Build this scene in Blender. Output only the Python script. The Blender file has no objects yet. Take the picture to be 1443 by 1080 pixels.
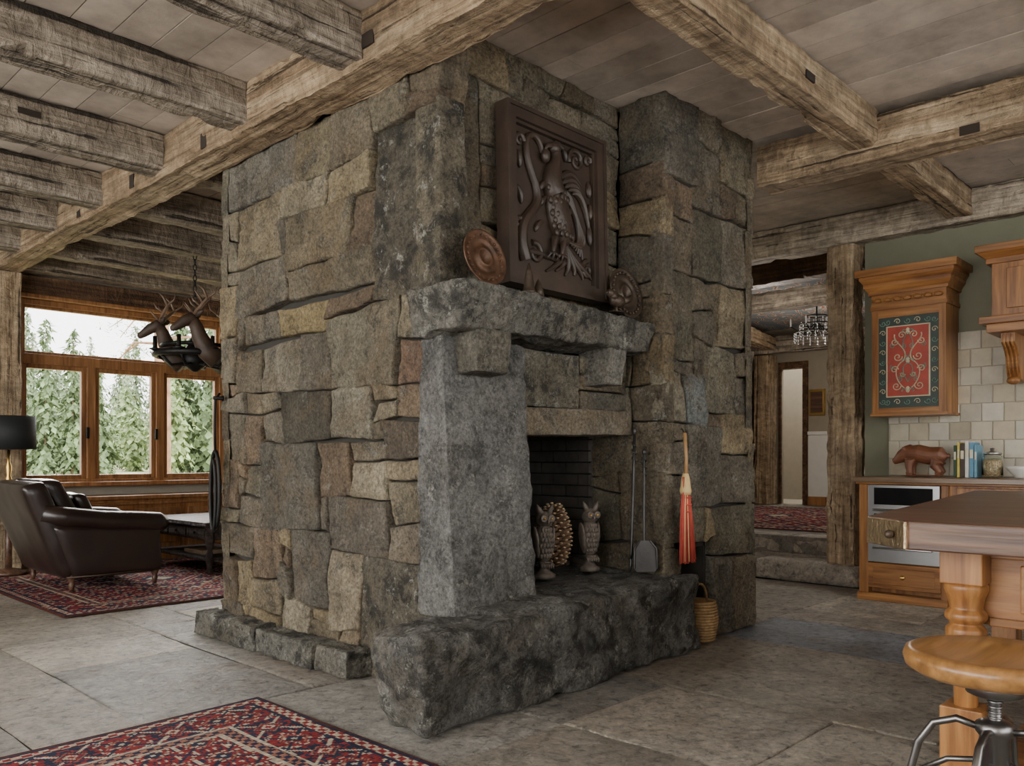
import bpy, bmesh, math, random
from mathutils import Vector, Matrix, noise
V=Vector
# ---------------------------------------------------------------- materials
def newmat(name):
    m=bpy.data.materials.new(name); m.use_nodes=True
    nt=m.node_tree; b=nt.nodes['Principled BSDF']
    return m,nt,b
def nd(nt,t,**k):
    n=nt.nodes.new(t)
    for a,v in k.items(): setattr(n,a,v)
    return n
def ramp(nt,fac,stops,interp='LINEAR'):
    r=nt.nodes.new('ShaderNodeValToRGB'); r.color_ramp.interpolation=interp
    e=r.color_ramp.elements
    while len(e)<len(stops): e.new(.5)
    for i,(p,c) in enumerate(stops):
        e[i].position=p
        if not hasattr(c,'__len__'): c=(c,c,c)
        e[i].color=(c[0],c[1],c[2],1)
    nt.links.new(fac,r.inputs[0]); return r.outputs[0]
def mix(nt,fac,a,b,mode='MIX'):
    m=nt.nodes.new('ShaderNodeMix'); m.data_type='RGBA'; m.blend_type=mode
    for s,v in ((m.inputs[0],fac),(m.inputs[6],a),(m.inputs[7],b)):
        if isinstance(v,bpy.types.NodeSocket): nt.links.new(v,s)
        elif s==m.inputs[0]: s.default_value=v
        else: s.default_value=(v[0],v[1],v[2],1)
    return m.outputs[2]
def coord(nt,scale=(1,1,1),loc=(0,0,0)):
    tc=nt.nodes.new('ShaderNodeTexCoord'); mp=nt.nodes.new('ShaderNodeMapping')
    mp.inputs['Scale'].default_value=scale; mp.inputs['Location'].default_value=loc
    nt.links.new(tc.outputs['Object'],mp.inputs[0]); return mp.outputs[0]
def noi(nt,co,scale,detail=6,rough=.6,dist=0):
    n=nd(nt,'ShaderNodeTexNoise'); n.inputs['Scale'].default_value=scale; n.inputs['Detail'].default_value=detail
    n.inputs['Roughness'].default_value=rough; n.inputs['Distortion'].default_value=dist
    nt.links.new(co,n.inputs['Vector']); return n.outputs[0]
def bump(nt,b,h,strength,dist,prev=None):
    n=nd(nt,'ShaderNodeBump'); n.inputs['Strength'].default_value=strength; n.inputs['Distance'].default_value=dist
    nt.links.new(h,n.inputs['Height'])
    if prev is not None: nt.links.new(prev,n.inputs['Normal'])
    nt.links.new(n.outputs[0],b.inputs['Normal']); return n.outputs[0]

def stone_mat(name,dark=.5,lichen=.3,bs=.5,rough=.85,fine=38,darkcol=(.034,.032,.027),ds=5.5,th=.52,warm=(.23,.16,.085),wf=.45,tw=.05,licol=(.48,.47,.41)):
    m,nt,b=newmat(name)
    co=coord(nt)
    at=nd(nt,'ShaderNodeAttribute',attribute_name='Col')
    n1=noi(nt,co,3.6,12,.76,.3)
    c=mix(nt,1,at.outputs[0],ramp(nt,n1,[(.28,.42),(.5,1),(.72,1.65)]),'MULTIPLY')
    n1b=noi(nt,co,2.7,12,.74,.2)
    c=mix(nt,ramp(nt,n1b,[(.50,0),(.60,wf)]),c,warm)
    n2=noi(nt,co,ds,15,.82,.1)
    c=mix(nt,ramp(nt,n2,[(th,0),(th+tw,dark)]),c,darkcol)
    n2b=noi(nt,co,ds*4.1,12,.83,0)
    c=mix(nt,ramp(nt,n2b,[(.53,0),(.59,dark*.8)]),c,darkcol)
    n3=noi(nt,co,10,15,.83,.1)
    c=mix(nt,ramp(nt,n3,[(.56,0),(.60,lichen)]),c,licol)
    n4=noi(nt,co,60,8,.8)
    c=mix(nt,1,c,ramp(nt,n4,[(.35,.4),(.65,1.55)]),'MULTIPLY')
    nt.links.new(c,b.inputs['Base Color'])
    b.inputs['Roughness'].default_value=rough; b.inputs['Specular IOR Level'].default_value=.35
    p=bump(nt,b,noi(nt,co,8,14,.75,.3),bs,.09)
    bump(nt,b,noi(nt,co,fine,12,.78),bs,.03,p)
    return m
def wood_mat(name,dark,mid,light,axis=0,s=14,rough=.65,bs=.3,crack=.0,st=.07,spec=.4,var=.0):
    m,nt,b=newmat(name)
    sc=[s,s,s]; sc[axis]=s*st
    co=coord(nt,tuple(sc))
    n=noi(nt,co,1,8,.62,.6)
    c=ramp(nt,n,[(.3,dark),(.5,mid),(.7,light)])
    sc2=[s*3,s*3,s*3]; sc2[axis]=s*.12
    co2=coord(nt,tuple(sc2))
    n2=noi(nt,co2,1,4,.6,.2)
    c=mix(nt,1,c,ramp(nt,n2,[(.3,.65),(.6,1.1)]),'MULTIPLY')
    h=n2
    if crack>0:
        sc3=[s*1.5,s*1.5,s*1.5]; sc3[axis]=s*.035
        n3=noi(nt,coord(nt,tuple(sc3),(3,5,7)),1,7,.65,.2)
        k=ramp(nt,n3,[(.37,crack),(.42,0)])
        c=mix(nt,k,c,tuple(x*.2 for x in dark))
        n5=noi(nt,coord(nt),2.6,8,.7)
        c=mix(nt,1,c,ramp(nt,n5,[(.3,.5),(.7,1.4)]),'MULTIPLY')
        sc6=[10,10,10]; sc6[axis]=19
        n6=noi(nt,coord(nt,tuple(sc6)),1,5,.6,.4)
        c=mix(nt,1,c,ramp(nt,n6,[(.35,.75),(.6,1.1)]),'MULTIPLY')
    nt.links.new(c,b.inputs['Base Color'])
    b.inputs['Roughness'].default_value=rough; b.inputs['Specular IOR Level'].default_value=spec
    if bs>0:
        p=bump(nt,b,h,bs,.006)
        if crack>0:
            p=bump(nt,b,n3,.9,.045,p)
            bump(nt,b,n6,.9,.04,p)
    return m
def plain(name,col,rough=.5,metal=0,vary=.15,bs=0,bscale=60,spec=.5,vs=8):
    m,nt,b=newmat(name); co=coord(nt)
    n=noi(nt,co,vs,5,.6)
    c=mix(nt,1,col,ramp(nt,n,[(.3,1-vary),(.7,1+vary)]),'MULTIPLY')
    nt.links.new(c,b.inputs['Base Color']); b.inputs['Roughness'].default_value=rough
    b.inputs['Metallic'].default_value=metal; b.inputs['Specular IOR Level'].default_value=spec
    if bs: bump(nt,b,noi(nt,co,bscale,4,.6),bs,.004)
    return m
def attmat(name,rough=.8,bs=.2,bscale=150,vary=.15,vs=20,spec=.3,dist=.004,metal=0):
    m,nt,b=newmat(name); co=coord(nt)
    at=nd(nt,'ShaderNodeAttribute',attribute_name='Col')
    n=noi(nt,co,vs,6,.65)
    c=mix(nt,1,at.outputs[0],ramp(nt,n,[(.3,1-vary),(.7,1+vary)]),'MULTIPLY')
    nt.links.new(c,b.inputs['Base Color']); b.inputs['Roughness'].default_value=rough; b.inputs['Metallic'].default_value=metal
    b.inputs['Specular IOR Level'].default_value=spec
    if bs: bump(nt,b,noi(nt,co,bscale,4,.6),bs,dist)
    return m

M_wall=stone_mat('chimney_stone',.62,.34,1,ds=5,th=.535,wf=.36,tw=.05)
M_dark=stone_mat('mottled_granite',.8,.72,1,darkcol=(.027,.027,.025),ds=7.5,th=.495,wf=.3,tw=.06,fine=30,warm=(.18,.135,.075))
M_jamb=stone_mat('grey_granite',.68,.7,1,darkcol=(.038,.038,.036),ds=5,th=.50,wf=.16,tw=.09,fine=30,warm=(.2,.165,.11))
M_mortar=plain('mortar_shadow',(.03,.027,.022),.95)
M_beam=wood_mat('hewn_timber',(.175,.115,.065),(.38,.275,.17),(.56,.44,.295),0,16,.75,.6,.9,.05,.25)
M_beamd=wood_mat('hewn_timber_grey',(.14,.112,.085),(.30,.25,.19),(.44,.38,.305),0,16,.78,.6,.9,.05,.2)
M_beaml=wood_mat('hewn_timber_pale',(.26,.20,.145),(.50,.42,.32),(.68,.60,.48),0,16,.78,.6,.8,.05,.2)
M_beamk=wood_mat('header_timber_dark',(.06,.03,.016),(.13,.07,.036),(.21,.12,.065),0,16,.6,.4,.5,.05,.3)
M_honey=wood_mat('honey_wood_v',(.13,.045,.013),(.28,.118,.034),(.40,.19,.06),2,16,.38,.1,0,.08,.5)
M_honeyh=wood_mat('honey_wood_h',(.13,.045,.013),(.28,.118,.034),(.40,.19,.06),1,16,.38,.1,0,.08,.5)
M_walnut=wood_mat('walnut_block',(.035,.015,.008),(.09,.043,.024),(.17,.09,.05),1,18,.38,.15,0,.1,.5)
M_counter=wood_mat('counter_wood',(.10,.06,.03),(.19,.12,.07),(.28,.19,.12),1,14,.3,.1,0,.08,.6)
M_seat=wood_mat('stool_oak',(.19,.085,.026),(.31,.155,.05),(.42,.23,.085),0,14,.3,.1,0,.1,.5)
M_carve=plain('carved_walnut',(.040,.026,.018),.45,0,.35,.3,90,spec=.5)
M_window=wood_mat('window_fir',(.17,.07,.024),(.28,.13,.05),(.37,.18,.075),2,16,.45,.1,0,.08)
M_leather=plain('brown_leather',(.018,.010,.008),.28,0,.3,.25,130,.6)
M_iron=plain('black_iron',(.014,.013,.012),.5,.6,.2,.2,90)
M_tool=plain('forged_iron',(.05,.048,.046),.42,.7,.3,.3,90)
M_steel=plain('brushed_steel',(.55,.55,.55),.3,1,.05)
M_pewter=plain('stool_metal',(.22,.215,.21),.36,1,.15)
M_copper=plain('hammered_copper',(.095,.048,.026),.48,.4,.5,.6,60,vs=25)
M_bronze=plain('dark_bronze',(.065,.046,.032),.48,.5,.4,.5,60,vs=25)
M_brass=plain('brass',(.6,.38,.12),.3,1,.1)
M_hammer=plain('hammered_brass',(.62,.48,.30),.35,1,.2,.9,90,vs=30)
M_black=plain('lamp_shade_black',(.012,.014,.015),.7)
M_glassb=plain('oven_glass',(.01,.01,.011),.08)
M_brick=plain('firebrick',(.05,.044,.038),.9,0,.4,.5,30)
M_greenwall=plain('sage_plaster',(.18,.178,.12),.9,0,.06,.1,30)
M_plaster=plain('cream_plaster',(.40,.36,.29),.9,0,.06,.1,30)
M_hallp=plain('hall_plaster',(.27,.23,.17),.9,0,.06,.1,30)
M_red=plain('broom_red',(.42,.06,.04),.75,0,.35)
M_straw=plain('broom_straw',(.58,.42,.19),.8,0,.2)
M_handle=plain('broom_handle',(.30,.17,.07),.5)
M_bear=plain('carved_bear_wood',(.15,.055,.025),.5,0,.3,.6,60)
M_owl=plain('cast_iron_owl',(.105,.085,.068),.55,.1,.45,.6,80,vs=30)
M_cone=attmat('pine_cone',.7,.3,60,.3,30)
M_wicker=plain('wicker',(.33,.21,.10),.8,0,.35,.5,90,vs=40)
M_cloth=plain('white_ceramic',(.65,.63,.58),.3,0,.04)
M_attr=attmat('vertex_tinted',.6,.15)
M_rug=attmat('wool_rug',.95,.6,260,.35,60,.1)
M_tile=attmat('tumbled_tile',.55,.3,40,.14,9)
M_board=attmat('ceiling_board',.75,.25,50,.3,4)
# floor
m,nt,b=newmat('chiselled_flagstone'); co=coord(nt)
at=nd(nt,'ShaderNodeAttribute',attribute_name='Col')
c=mix(nt,1,at.outputs[0],ramp(nt,noi(nt,co,2.2,14,.78,.3),[(.28,.45),(.5,1),(.72,1.45)]),'MULTIPLY')
c=mix(nt,ramp(nt,noi(nt,co,1.2,12,.74),[(.50,0),(.62,.5)]),c,(.27,.185,.11))
nf=noi(nt,co,20,12,.78,.5)
vo=nd(nt,'ShaderNodeTexVoronoi',feature='SMOOTH_F1'); vo.inputs['Scale'].default_value=26; vo.inputs['Smoothness'].default_value=.5
nn=nd(nt,'ShaderNodeTexNoise'); nn.inputs['Scale'].default_value=13
vm=nd(nt,'ShaderNodeVectorMath',operation='MULTIPLY_ADD'); nt.links.new(nn.outputs[1],vm.inputs[0]); vm.inputs[1].default_value=(.14,.14,.14); nt.links.new(co,vm.inputs[2]); nt.links.new(co,nn.inputs[0])
nt.links.new(vm.outputs[0],vo.inputs['Vector'])
c=mix(nt,1,c,ramp(nt,nf,[(.37,.38),(.46,.9),(.62,1.3)]),'MULTIPLY')  # bump lows darkened, shade of the pits put into the colour
nt.links.new(c,b.inputs['Base Color'])
nt.links.new(ramp(nt,noi(nt,co,6,4,.6),[(.3,.38),(.7,.55)]),b.inputs['Roughness']); b.inputs['Specular IOR Level'].default_value=.6
p=bump(nt,b,vo.outputs[0],1,.04)
nt.nodes[-1].invert=True
p=bump(nt,b,nf,1,.07,p)
bump(nt,b,noi(nt,co,70,6,.7),.6,.01,p)
M_floor=m

# ---------------------------------------------------------------- builder
class B:
    def __init__(s): s.v=[];s.f=[];s.m=[];s.sm=[];s.c=[];s.mats=[];s.col=(.5,.5,.5);s.T=None
    def add(s,vs,fs,mat,smooth=False,col=None,cols=None):
        if mat not in s.mats: s.mats.append(mat)
        k=s.mats.index(mat); o=len(s.v)
        if s.T is not None: vs=[s.T@V(p) for p in vs]
        s.v.extend([tuple(p) for p in vs])
        s.c.extend(cols if cols else [col or s.col]*len(vs))
        for f in fs: s.f.append([o+i for i in f]); s.m.append(k); s.sm.append(smooth)
    def hexa(s,c,mat,smooth=False,col=None):
        s.add(c,[(0,3,2,1),(4,5,6,7),(0,1,5,4),(1,2,6,5),(2,3,7,6),(3,0,4,7)],mat,smooth,col)
    def bx(s,x0,x1,y0,y1,z0,z1,mat,col=None):
        s.hexa([(x0,y0,z0),(x1,y0,z0),(x1,y1,z0),(x0,y1,z0),(x0,y0,z1),(x1,y0,z1),(x1,y1,z1),(x0,y1,z1)],mat,False,col)
    def prism(s,pts,axis,a0,a1,mat,smooth=False,col=None):
        def P(p,a):
            return {0:(a,p[0],p[1]),1:(p[0],a,p[1]),2:(p[0],p[1],a)}[axis]
        n=len(pts); vs=[P(p,a0) for p in pts]+[P(p,a1) for p in pts]
        fs=[tuple(range(n))[::-1],tuple(range(n,2*n))]+[(i,(i+1)%n,n+(i+1)%n,n+i) for i in range(n)]
        s.add(vs,fs,mat,smooth,col)
    def lathe(s,prof,c,mat,segs=24,M=None,smooth=True,col=None):
        vs=[];fs=[]
        for r,z in prof:
            for k in range(segs):
                a=2*math.pi*k/segs; p=V((r*math.cos(a),r*math.sin(a),z))
                if M is not None: p=M@p
                vs.append(p+V(c))
        for i in range(len(prof)-1):
            for k in range(segs):
                k2=(k+1)%segs; fs.append((i*segs+k,i*segs+k2,(i+1)*segs+k2,(i+1)*segs+k))
        fs.append(tuple(range(segs))[::-1]); o=(len(prof)-1)*segs; fs.append(tuple(range(o,o+segs)))
        s.add(vs,fs,mat,smooth,col)
    def sph(s,c,r,mat,M=None,segs=16,rings=10,col=None):
        if not hasattr(r,'__len__'): r=(r,r,r)
        vs=[];fs=[]
        for i in range(rings+1):
            t=math.pi*i/rings
            for k in range(segs):
                a=2*math.pi*k/segs; p=V((r[0]*math.sin(t)*math.cos(a),r[1]*math.sin(t)*math.sin(a),-r[2]*math.cos(t)))
                if M is not None: p=M@p
                vs.append(p+V(c))
        for i in range(rings):
            for k in range(segs):
                k2=(k+1)%segs; fs.append((i*segs+k,i*segs+k2,(i+1)*segs+k2,(i+1)*segs+k))
        s.add(vs,fs,mat,True,col)
    def tube(s,pts,rad,mat,segs=8,col=None,closed=False):
        pts=[V(p) for p in pts]; n=len(pts)
        if not hasattr(rad,'__len__'): rad=[rad]*n
        vs=[];fs=[]; up=None
        for i in range(n):
            if closed: d=pts[(i+1)%n]-pts[i-1]
            else: d=pts[min(i+1,n-1)]-pts[max(i-1,0)]
            d.normalize()
            if up is None:
                up=V((0,0,1)) if abs(d.z)<.9 else V((1,0,0))
            a=d.cross(up); 
            if a.length<1e-5: a=d.cross(V((.3,.8,.1)))
            a.normalize(); up=a.cross(d).normalized()
            for k in range(segs):
                t=2*math.pi*k/segs; vs.append(pts[i]+(a*math.cos(t)+up*math.sin(t))*rad[i])
        for i in range(n if closed else n-1):
            j=(i+1)%n
            for k in range(segs):
                k2=(k+1)%segs; fs.append((i*segs+k,i*segs+k2,j*segs+k2,j*segs+k))
        if not closed:
            fs.append(tuple(range(segs))[::-1]); o=(n-1)*segs; fs.append(tuple(range(o,o+segs)))
        s.add(vs,fs,mat,True,col)
    def rock(s,c,mat,res=.04,it=3,amp=.01,fr=5,col=None,seed=0,smooth=True,an=(1,1,1),fine=.0,fac=0):
        c=[V(p) for p in c]
        L=[max((c[1]-c[0]).length,(c[2]-c[3]).length,(c[5]-c[4]).length),max((c[3]-c[0]).length,(c[2]-c[1]).length,(c[7]-c[4]).length),max((c[4]-c[0]).length,(c[6]-c[2]).length)]
        n=[max(2,int(math.ceil(l/res))) for l in L]
        def P(u,v,w):
            b0=(c[0]*(1-u)+c[1]*u)*(1-v)+(c[3]*(1-u)+c[2]*u)*v
            b1=(c[4]*(1-u)+c[5]*u)*(1-v)+(c[7]*(1-u)+c[6]*u)*v
            return b0*(1-w)+b1*w
        idx={};vs=[];fs=[]
        def vid(i,j,k):
            if (i,j,k) not in idx:
                idx[(i,j,k)]=len(vs); vs.append(P(i/n[0],j/n[1],k/n[2]))
            return idx[(i,j,k)]
        for i in range(n[0]):
            for j in range(n[1]):
                fs.append((vid(i,j,0),vid(i,j+1,0),vid(i+1,j+1,0),vid(i+1,j,0)))
                k=n[2]; fs.append((vid(i,j,k),vid(i+1,j,k),vid(i+1,j+1,k),vid(i,j+1,k)))
        for i in range(n[0]):
            for k in range(n[2]):
                fs.append((vid(i,0,k),vid(i+1,0,k),vid(i+1,0,k+1),vid(i,0,k+1)))
                j=n[1]; fs.append((vid(i,j,k),vid(i,j,k+1),vid(i+1,j,k+1),vid(i+1,j,k)))
        for j in range(n[1]):
            for k in range(n[2]):
                fs.append((vid(0,j,k),vid(0,j,k+1),vid(0,j+1,k+1),vid(0,j+1,k)))
                i=n[0]; fs.append((vid(i,j,k),vid(i,j+1,k),vid(i,j+1,k+1),vid(i,j,k+1)))
        bm=bmesh.new(); bv=[bm.verts.new(p) for p in vs]
        for f in fs: bm.faces.new([bv[i] for i in f])
        for _ in range(it): bmesh.ops.smooth_vert(bm,verts=bm.verts,factor=.5,use_axis_x=True,use_axis_y=True,use_axis_z=True)
        bm.normal_update()
        if amp>0 or fine>0:
            so=V((seed*7.3,seed*3.1,seed*1.7))
            off=[]
            for v in bm.verts:
                q=V((v.co.x*an[0],v.co.y*an[1],v.co.z*an[2]))*fr+so
                d=noise.noise(q)*amp+noise.noise(q*2.7)*amp*.45
                if fac: d-=abs(noise.noise(q*1.7+V((3,3,3))))*fac
                if fine: d+=noise.noise(q*6.5)*fine
                off.append(d)
            for v,d in zip(bm.verts,off): v.co+=v.normal*d
        bm.verts.index_update()
        s.add([v.co.copy() for v in bm.verts],[[v.index for v in f.verts] for f in bm.faces],mat,smooth,col)
        bm.free()
    def rbx(s,x0,x1,y0,y1,z0,z1,mat,**k):
        s.rock([(x0,y0,z0),(x1,y0,z0),(x1,y1,z0),(x0,y1,z0),(x0,y0,z1),(x1,y0,z1),(x1,y1,z1),(x0,y1,z1)],mat,**k)
    def obj(s,name,origin=None,bevel=0,parent=None,remesh=0,M=None,segs=2,sharp=0):
        me=bpy.data.meshes.new(name); o=V(origin) if origin is not None else V((0,0,0))
        me.from_pydata([tuple(V(p)-o) for p in s.v],[],s.f)
        for m in s.mats: me.materials.append(m)
        me.polygons.foreach_set('material_index',s.m); me.polygons.foreach_set('use_smooth',s.sm)
        at=me.attributes.new('Col','FLOAT_COLOR','POINT')
        fl=[]
        for c in s.c: fl.extend((c[0],c[1],c[2],1))
        at.data.foreach_set('color',fl)
        me.update()
        if sharp:
            try: me.set_sharp_from_angle(angle=math.radians(sharp))
            except Exception as e: print(e)
        ob=bpy.data.objects.new(name,me); bpy.context.collection.objects.link(ob); ob.location=o
        if M is not None: ob.matrix_world=M
        if remesh:
            r=ob.modifiers.new('r','REMESH'); r.mode='VOXEL'; r.voxel_size=remesh; r.use_smooth_shade=True
            q=ob.modifiers.new('s','SMOOTH'); q.factor=.5; q.iterations=3
        if bevel:
            w=ob.modifiers.new('b','BEVEL'); w.width=bevel; w.segments=segs; w.limit_method='ANGLE'; w.angle_limit=math.radians(40)
        if parent: ob.parent=parent
        return ob

def masonry(Bd,O,U,W,Nn,nu,nv,cu,cv,spec,seed,ws,hs,pal,mat,res=.025,prot=.015,amp=.018,gap=.008,depth=.08,jit=.036,mask=None,rr=.014,fr=6,maxh=None,lat=.011):
    rng=random.Random(seed); O=V(O);U=V(U);W=V(W);Nn=V(Nn)
    occ=[[bool(mask and mask(i,j)) for j in range(nv)] for i in range(nu)]
    js={}
    def C(i,j):
        if (i,j) not in js:
            du=0 if i in(0,nu) else rng.uniform(-jit,jit); dv=0 if j in(0,nv) else rng.uniform(-jit,jit)*.8
            js[(i,j)]=(i*cu+du,j*cv+dv)
        return js[(i,j)]
    st=[]
    for q in spec:
        i0,i1,j0,j1=q[:4]; i1=min(i1,nu); j1=min(j1,nv)
        if any(occ[i][j] for i in range(i0,i1) for j in range(j0,j1)): continue
        for i in range(i0,i1):
            for j in range(j0,j1): occ[i][j]=True
        st.append((i0,i1,j0,j1,q[4] if len(q)>4 else None,q[5] if len(q)>5 else None))
    for j in range(nv):
        for i in range(nu):
            if occ[i][j]: continue
            w=rng.choice(ws);h=rng.choice(hs)
            ww=1
            while ww<w and i+ww<nu and not occ[i+ww][j]: ww+=1
            if i+ww==nu-1 and not occ[nu-1][j]: ww+=1
            hh=1
            while hh<h and j+hh<nv and not any(occ[i+a][j+hh] for a in range(ww)): hh+=1
            for a in range(ww):
                for b_ in range(hh): occ[i+a][j+b_]=True
            st.append((i,i+ww,j,j+hh,None,None))
    for (i0,i1,j0,j1,colr,mt) in st:
        c00=C(i0,j0);c10=C(i1,j0);c11=C(i1,j1);c01=C(i0,j1)
        w=(i1-i0)*cu;h=(j1-j0)*cv
        def plist(L):
            e=min(rr/L*.35,.1); n=max(2,int(L/res)); l=[0,e,e*2.8]
            for k in range(1,n):
                t=k/n
                if t>e*3.6 and t<1-e*3.6: l.append(t)
            l+= [1-e*2.8,1-e,1]; return l
        A=plist(w);Bb=plist(h)
        base=rng.uniform(-prot,prot); tu=rng.uniform(-.6,.6)*prot; tv=rng.uniform(-.6,.6)*prot
        col=colr or rng.choice(pal); k=rng.uniform(.75,1.25); col=tuple(x*k for x in col)
        so=V((rng.uniform(0,50),rng.uniform(0,50),0))
        na=len(A);nb=len(Bb);vs=[]
        for bi,bv in enumerate(Bb):
            for ai,av in enumerate(A):
                x=(c00[0]*(1-av)+c10[0]*av)*(1-bv)+(c01[0]*(1-av)+c11[0]*av)*bv
                y=(c00[1]*(1-av)+c10[1]*av)*(1-bv)+(c01[1]*(1-av)+c11[1]*av)*bv
                x+=(0.5-av)*2*gap*.6; y+=(0.5-bv)*2*gap*.6
                q=V((x,y,0))*fr+so
                d=min(min(av,1-av)*w,min(bv,1-bv)*h)
                z=base+tu*(av-.5)*2+tv*(bv-.5)*2+noise.noise(q)*amp-abs(noise.noise(q*1.6+V((5,5,5))))*amp*.9+noise.noise(q*3.3)*amp*.45
                if d<rr:
                    t=1-d/rr; z-=rr*(1-math.sqrt(max(0,1-t*t)))*.8
                qs=V((x*7,y*7,seed))
                if not(i0==0 and av==0 or i1==nu and av==1): x+=noise.noise(qs)*lat
                if not(j0==0 and bv==0 or j1==nv and bv==1): y+=noise.noise(qs+V((9,4,0)))*lat
                vs.append(O+U*x+W*y+Nn*z)
        fs=[(b_*na+a,b_*na+a+1,(b_+1)*na+a+1,(b_+1)*na+a) for b_ in range(nb-1) for a in range(na-1)]
        ring=[a for a in range(na)]+[b_*na+na-1 for b_ in range(1,nb)]+[(nb-1)*na+a for a in range(na-2,-1,-1)]+[b_*na for b_ in range(nb-2,0,-1)]
        o=len(vs)
        for r in ring: vs.append(vs[r]-Nn*depth)
        for k2 in range(len(ring)):
            k3=(k2+1)%len(ring); fs.append((ring[k3],ring[k2],o+k2,o+k3))
        if U.cross(W).dot(Nn)<0: fs=[tuple(reversed(f)) for f in fs]
        Bd.add(vs,fs,mt or mat,True,col)

WM=(1.36,1.26,1.08)
def wc(c): return tuple(a*b_ for a,b_ in zip(c,WM))
PAL=[wc(c) for c in [(.20,.182,.145),(.215,.20,.16),(.165,.155,.135),(.15,.142,.125),(.24,.205,.145),(.165,.148,.12),(.19,.168,.13),(.155,.15,.125),(.205,.19,.16),(.175,.14,.11)]]
DK=wc((.10,.095,.083)); TAN=wc((.31,.26,.16)); RED=wc((.19,.135,.108)); GR=wc((.15,.148,.138))

# ---------------------------------------------------------------- floor
fb=B()
FP=[(.48,.425,.345),(.54,.48,.385),(.43,.38,.315),(.50,.44,.345),(.41,.385,.34)]
masonry(fb,(-3,-3,0),(1,0,0),(0,1,0),(0,0,1),25,31,.4,.4,[(19,21,11,14,(.29,.32,.36))],5,[2,2,3],[2,3,2],FP,M_floor,res=.12,prot=.002,amp=.003,gap=.003,depth=.03,jit=.014,rr=.008,fr=3,lat=.006)
fb.bx(-3,7.2,-3,9.4,-.08,-.008,M_mortar)
fb.obj('floor')

# ---------------------------------------------------------------- chimney
ch=B()
BK=.06
ch.bx(2.5+BK,3.02,2.97,3.65,.0,3.17,M_mortar)
ch.bx(3.0,3.97,2.97,3.65,1.25,3.17,M_mortar)
ch.bx(2.5+BK,5-BK,3.65,4.92-BK,0,3.17,M_mortar)
ch.bx(4.01,4.2,2.57+BK,3.7,.0,3.17,M_mortar)
ch.bx(4.46,5-BK,2.57+BK,3.7,.0,3.17,M_mortar)
ch.bx(4.15,4.5,2.57+BK,3.7,.56,3.17,M_mortar)
ch.bx(4.15,4.5,3.0,3.7,0,.6,M_mortar)
S=[(0,5,19,28,DK,M_dark),(12,21,27,30,GR),(14,19,23,27,wc((.23,.205,.155))),(13,19,20,23),(9,12,27,30,wc((.22,.20,.15))),(5,9,27,30),(5,9,25,27,wc((.25,.225,.165))),
(9,14,25,27),(7,13,22,25,wc((.19,.17,.13))),(5,7,22,25),(5,13,20,22,wc((.165,.15,.12))),(9,14,18,20,TAN),(3,9,15,19,wc((.135,.130,.11))),(16,19,15,18),(12,16,15,18,wc((.195,.185,.16))),(9,12,15,18),
(0,3,15,17,RED),(0,3,13,15,wc((.22,.175,.135))),(0,4,11,13,wc((.12,.105,.09))),(5,9,12,15,wc((.165,.16,.14))),(9,14,12,15,DK),(10,16,7,12,GR),(7,10,9,12),(4,7,9,11,wc((.215,.2,.165))),
(0,4,10,11),(4,9,6,9,wc((.175,.165,.15))),(0,4,8,10,wc((.20,.185,.15))),(0,4,6,8,wc((.165,.15,.13))),(0,6,1,6,wc((.115,.112,.10)),M_dark),(6,9,2,6,wc((.22,.20,.165))),(9,13,3,7,wc((.155,.15,.14)))]
masonry(ch,(2.5,2.85,0),(0,1,0),(0,0,1),(-1,0,0),21,30,.0988,.098,S,11,[2,3,3,4],[1,2,2,3],PAL,M_wall)
masonry(ch,(2.62,2.90,1.85),(1,0,0),(0,0,1),(0,-1,0),13,13,.103,.1015,[(0,4,11,13,wc((.23,.195,.14))),(0,2,3,11,wc((.14,.13,.11))),(2,5,8,11)],12,[2,3,4],[1,2,2],PAL,M_wall,prot=.008,amp=.012)
masonry(ch,(2.5,2.86,2.75),(1,0,0),(0,0,1),(0,-1,0),2,4,.1,.1,[(0,2,0,4,wc((.22,.19,.15)))],12,[2],[2],PAL,M_wall,prot=.01,depth=.13)
masonry(ch,(3.02,2.84,1.36),(1,0,0),(0,0,1),(0,-1,0),9,3,.104,.1,[(0,5,0,3,wc((.18,.175,.155)),M_dark),(5,9,0,1,GR)],14,[3,4],[1,2],PAL,M_wall,prot=.008,depth=.15,jit=.02)
ch.rock([(3.02,2.78,1.215),(3.93,2.78,1.225),(3.93,3.0,1.225),(3.02,3.0,1.215),(3.02,2.79,1.36),(3.93,2.79,1.365),(3.93,3.0,1.365),(3.02,3.0,1.36)],M_wall,it=1,amp=.010,fr=7,col=wc((.20,.185,.16)),seed=3,res=.03)
masonry(ch,(3.95,2.57,0),(1,0,0),(0,0,1),(0,-1,0),10,32,.105,.0995,
 [(0,3,27,32,wc((.13,.125,.115))),(3,6,22,26),(0,3,22,25),(3,6,26,30),(6,10,28,32),(6,10,18,22,wc((.21,.185,.14))),(0,3,17,22),(0,2,13,16,wc((.205,.195,.165))),(2,4,13,16,wc((.16,.185,.205))),(4,8,14,18),(2,6,8,13,wc((.16,.155,.14))),(6,10,8,11),(3,6,17,20,wc((.215,.20,.16))),(4,9,5,7,DK,M_dark),(5,7,0,5,GR),(7,10,0,5)],21,[2,3,3,4],[2,3,2,4],PAL,M_wall,mask=lambda i,j:(2<=i<5 and j<5.5))
masonry(ch,(3.95,2.57,1.8),(0,1,0),(0,0,1),(-1,0,0),3,14,.11,.098,[(0,3,10,14,wc((.13,.125,.11))),(0,3,3,6)],22,[3,2],[2,3,3],PAL,M_wall,prot=.008)
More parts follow.
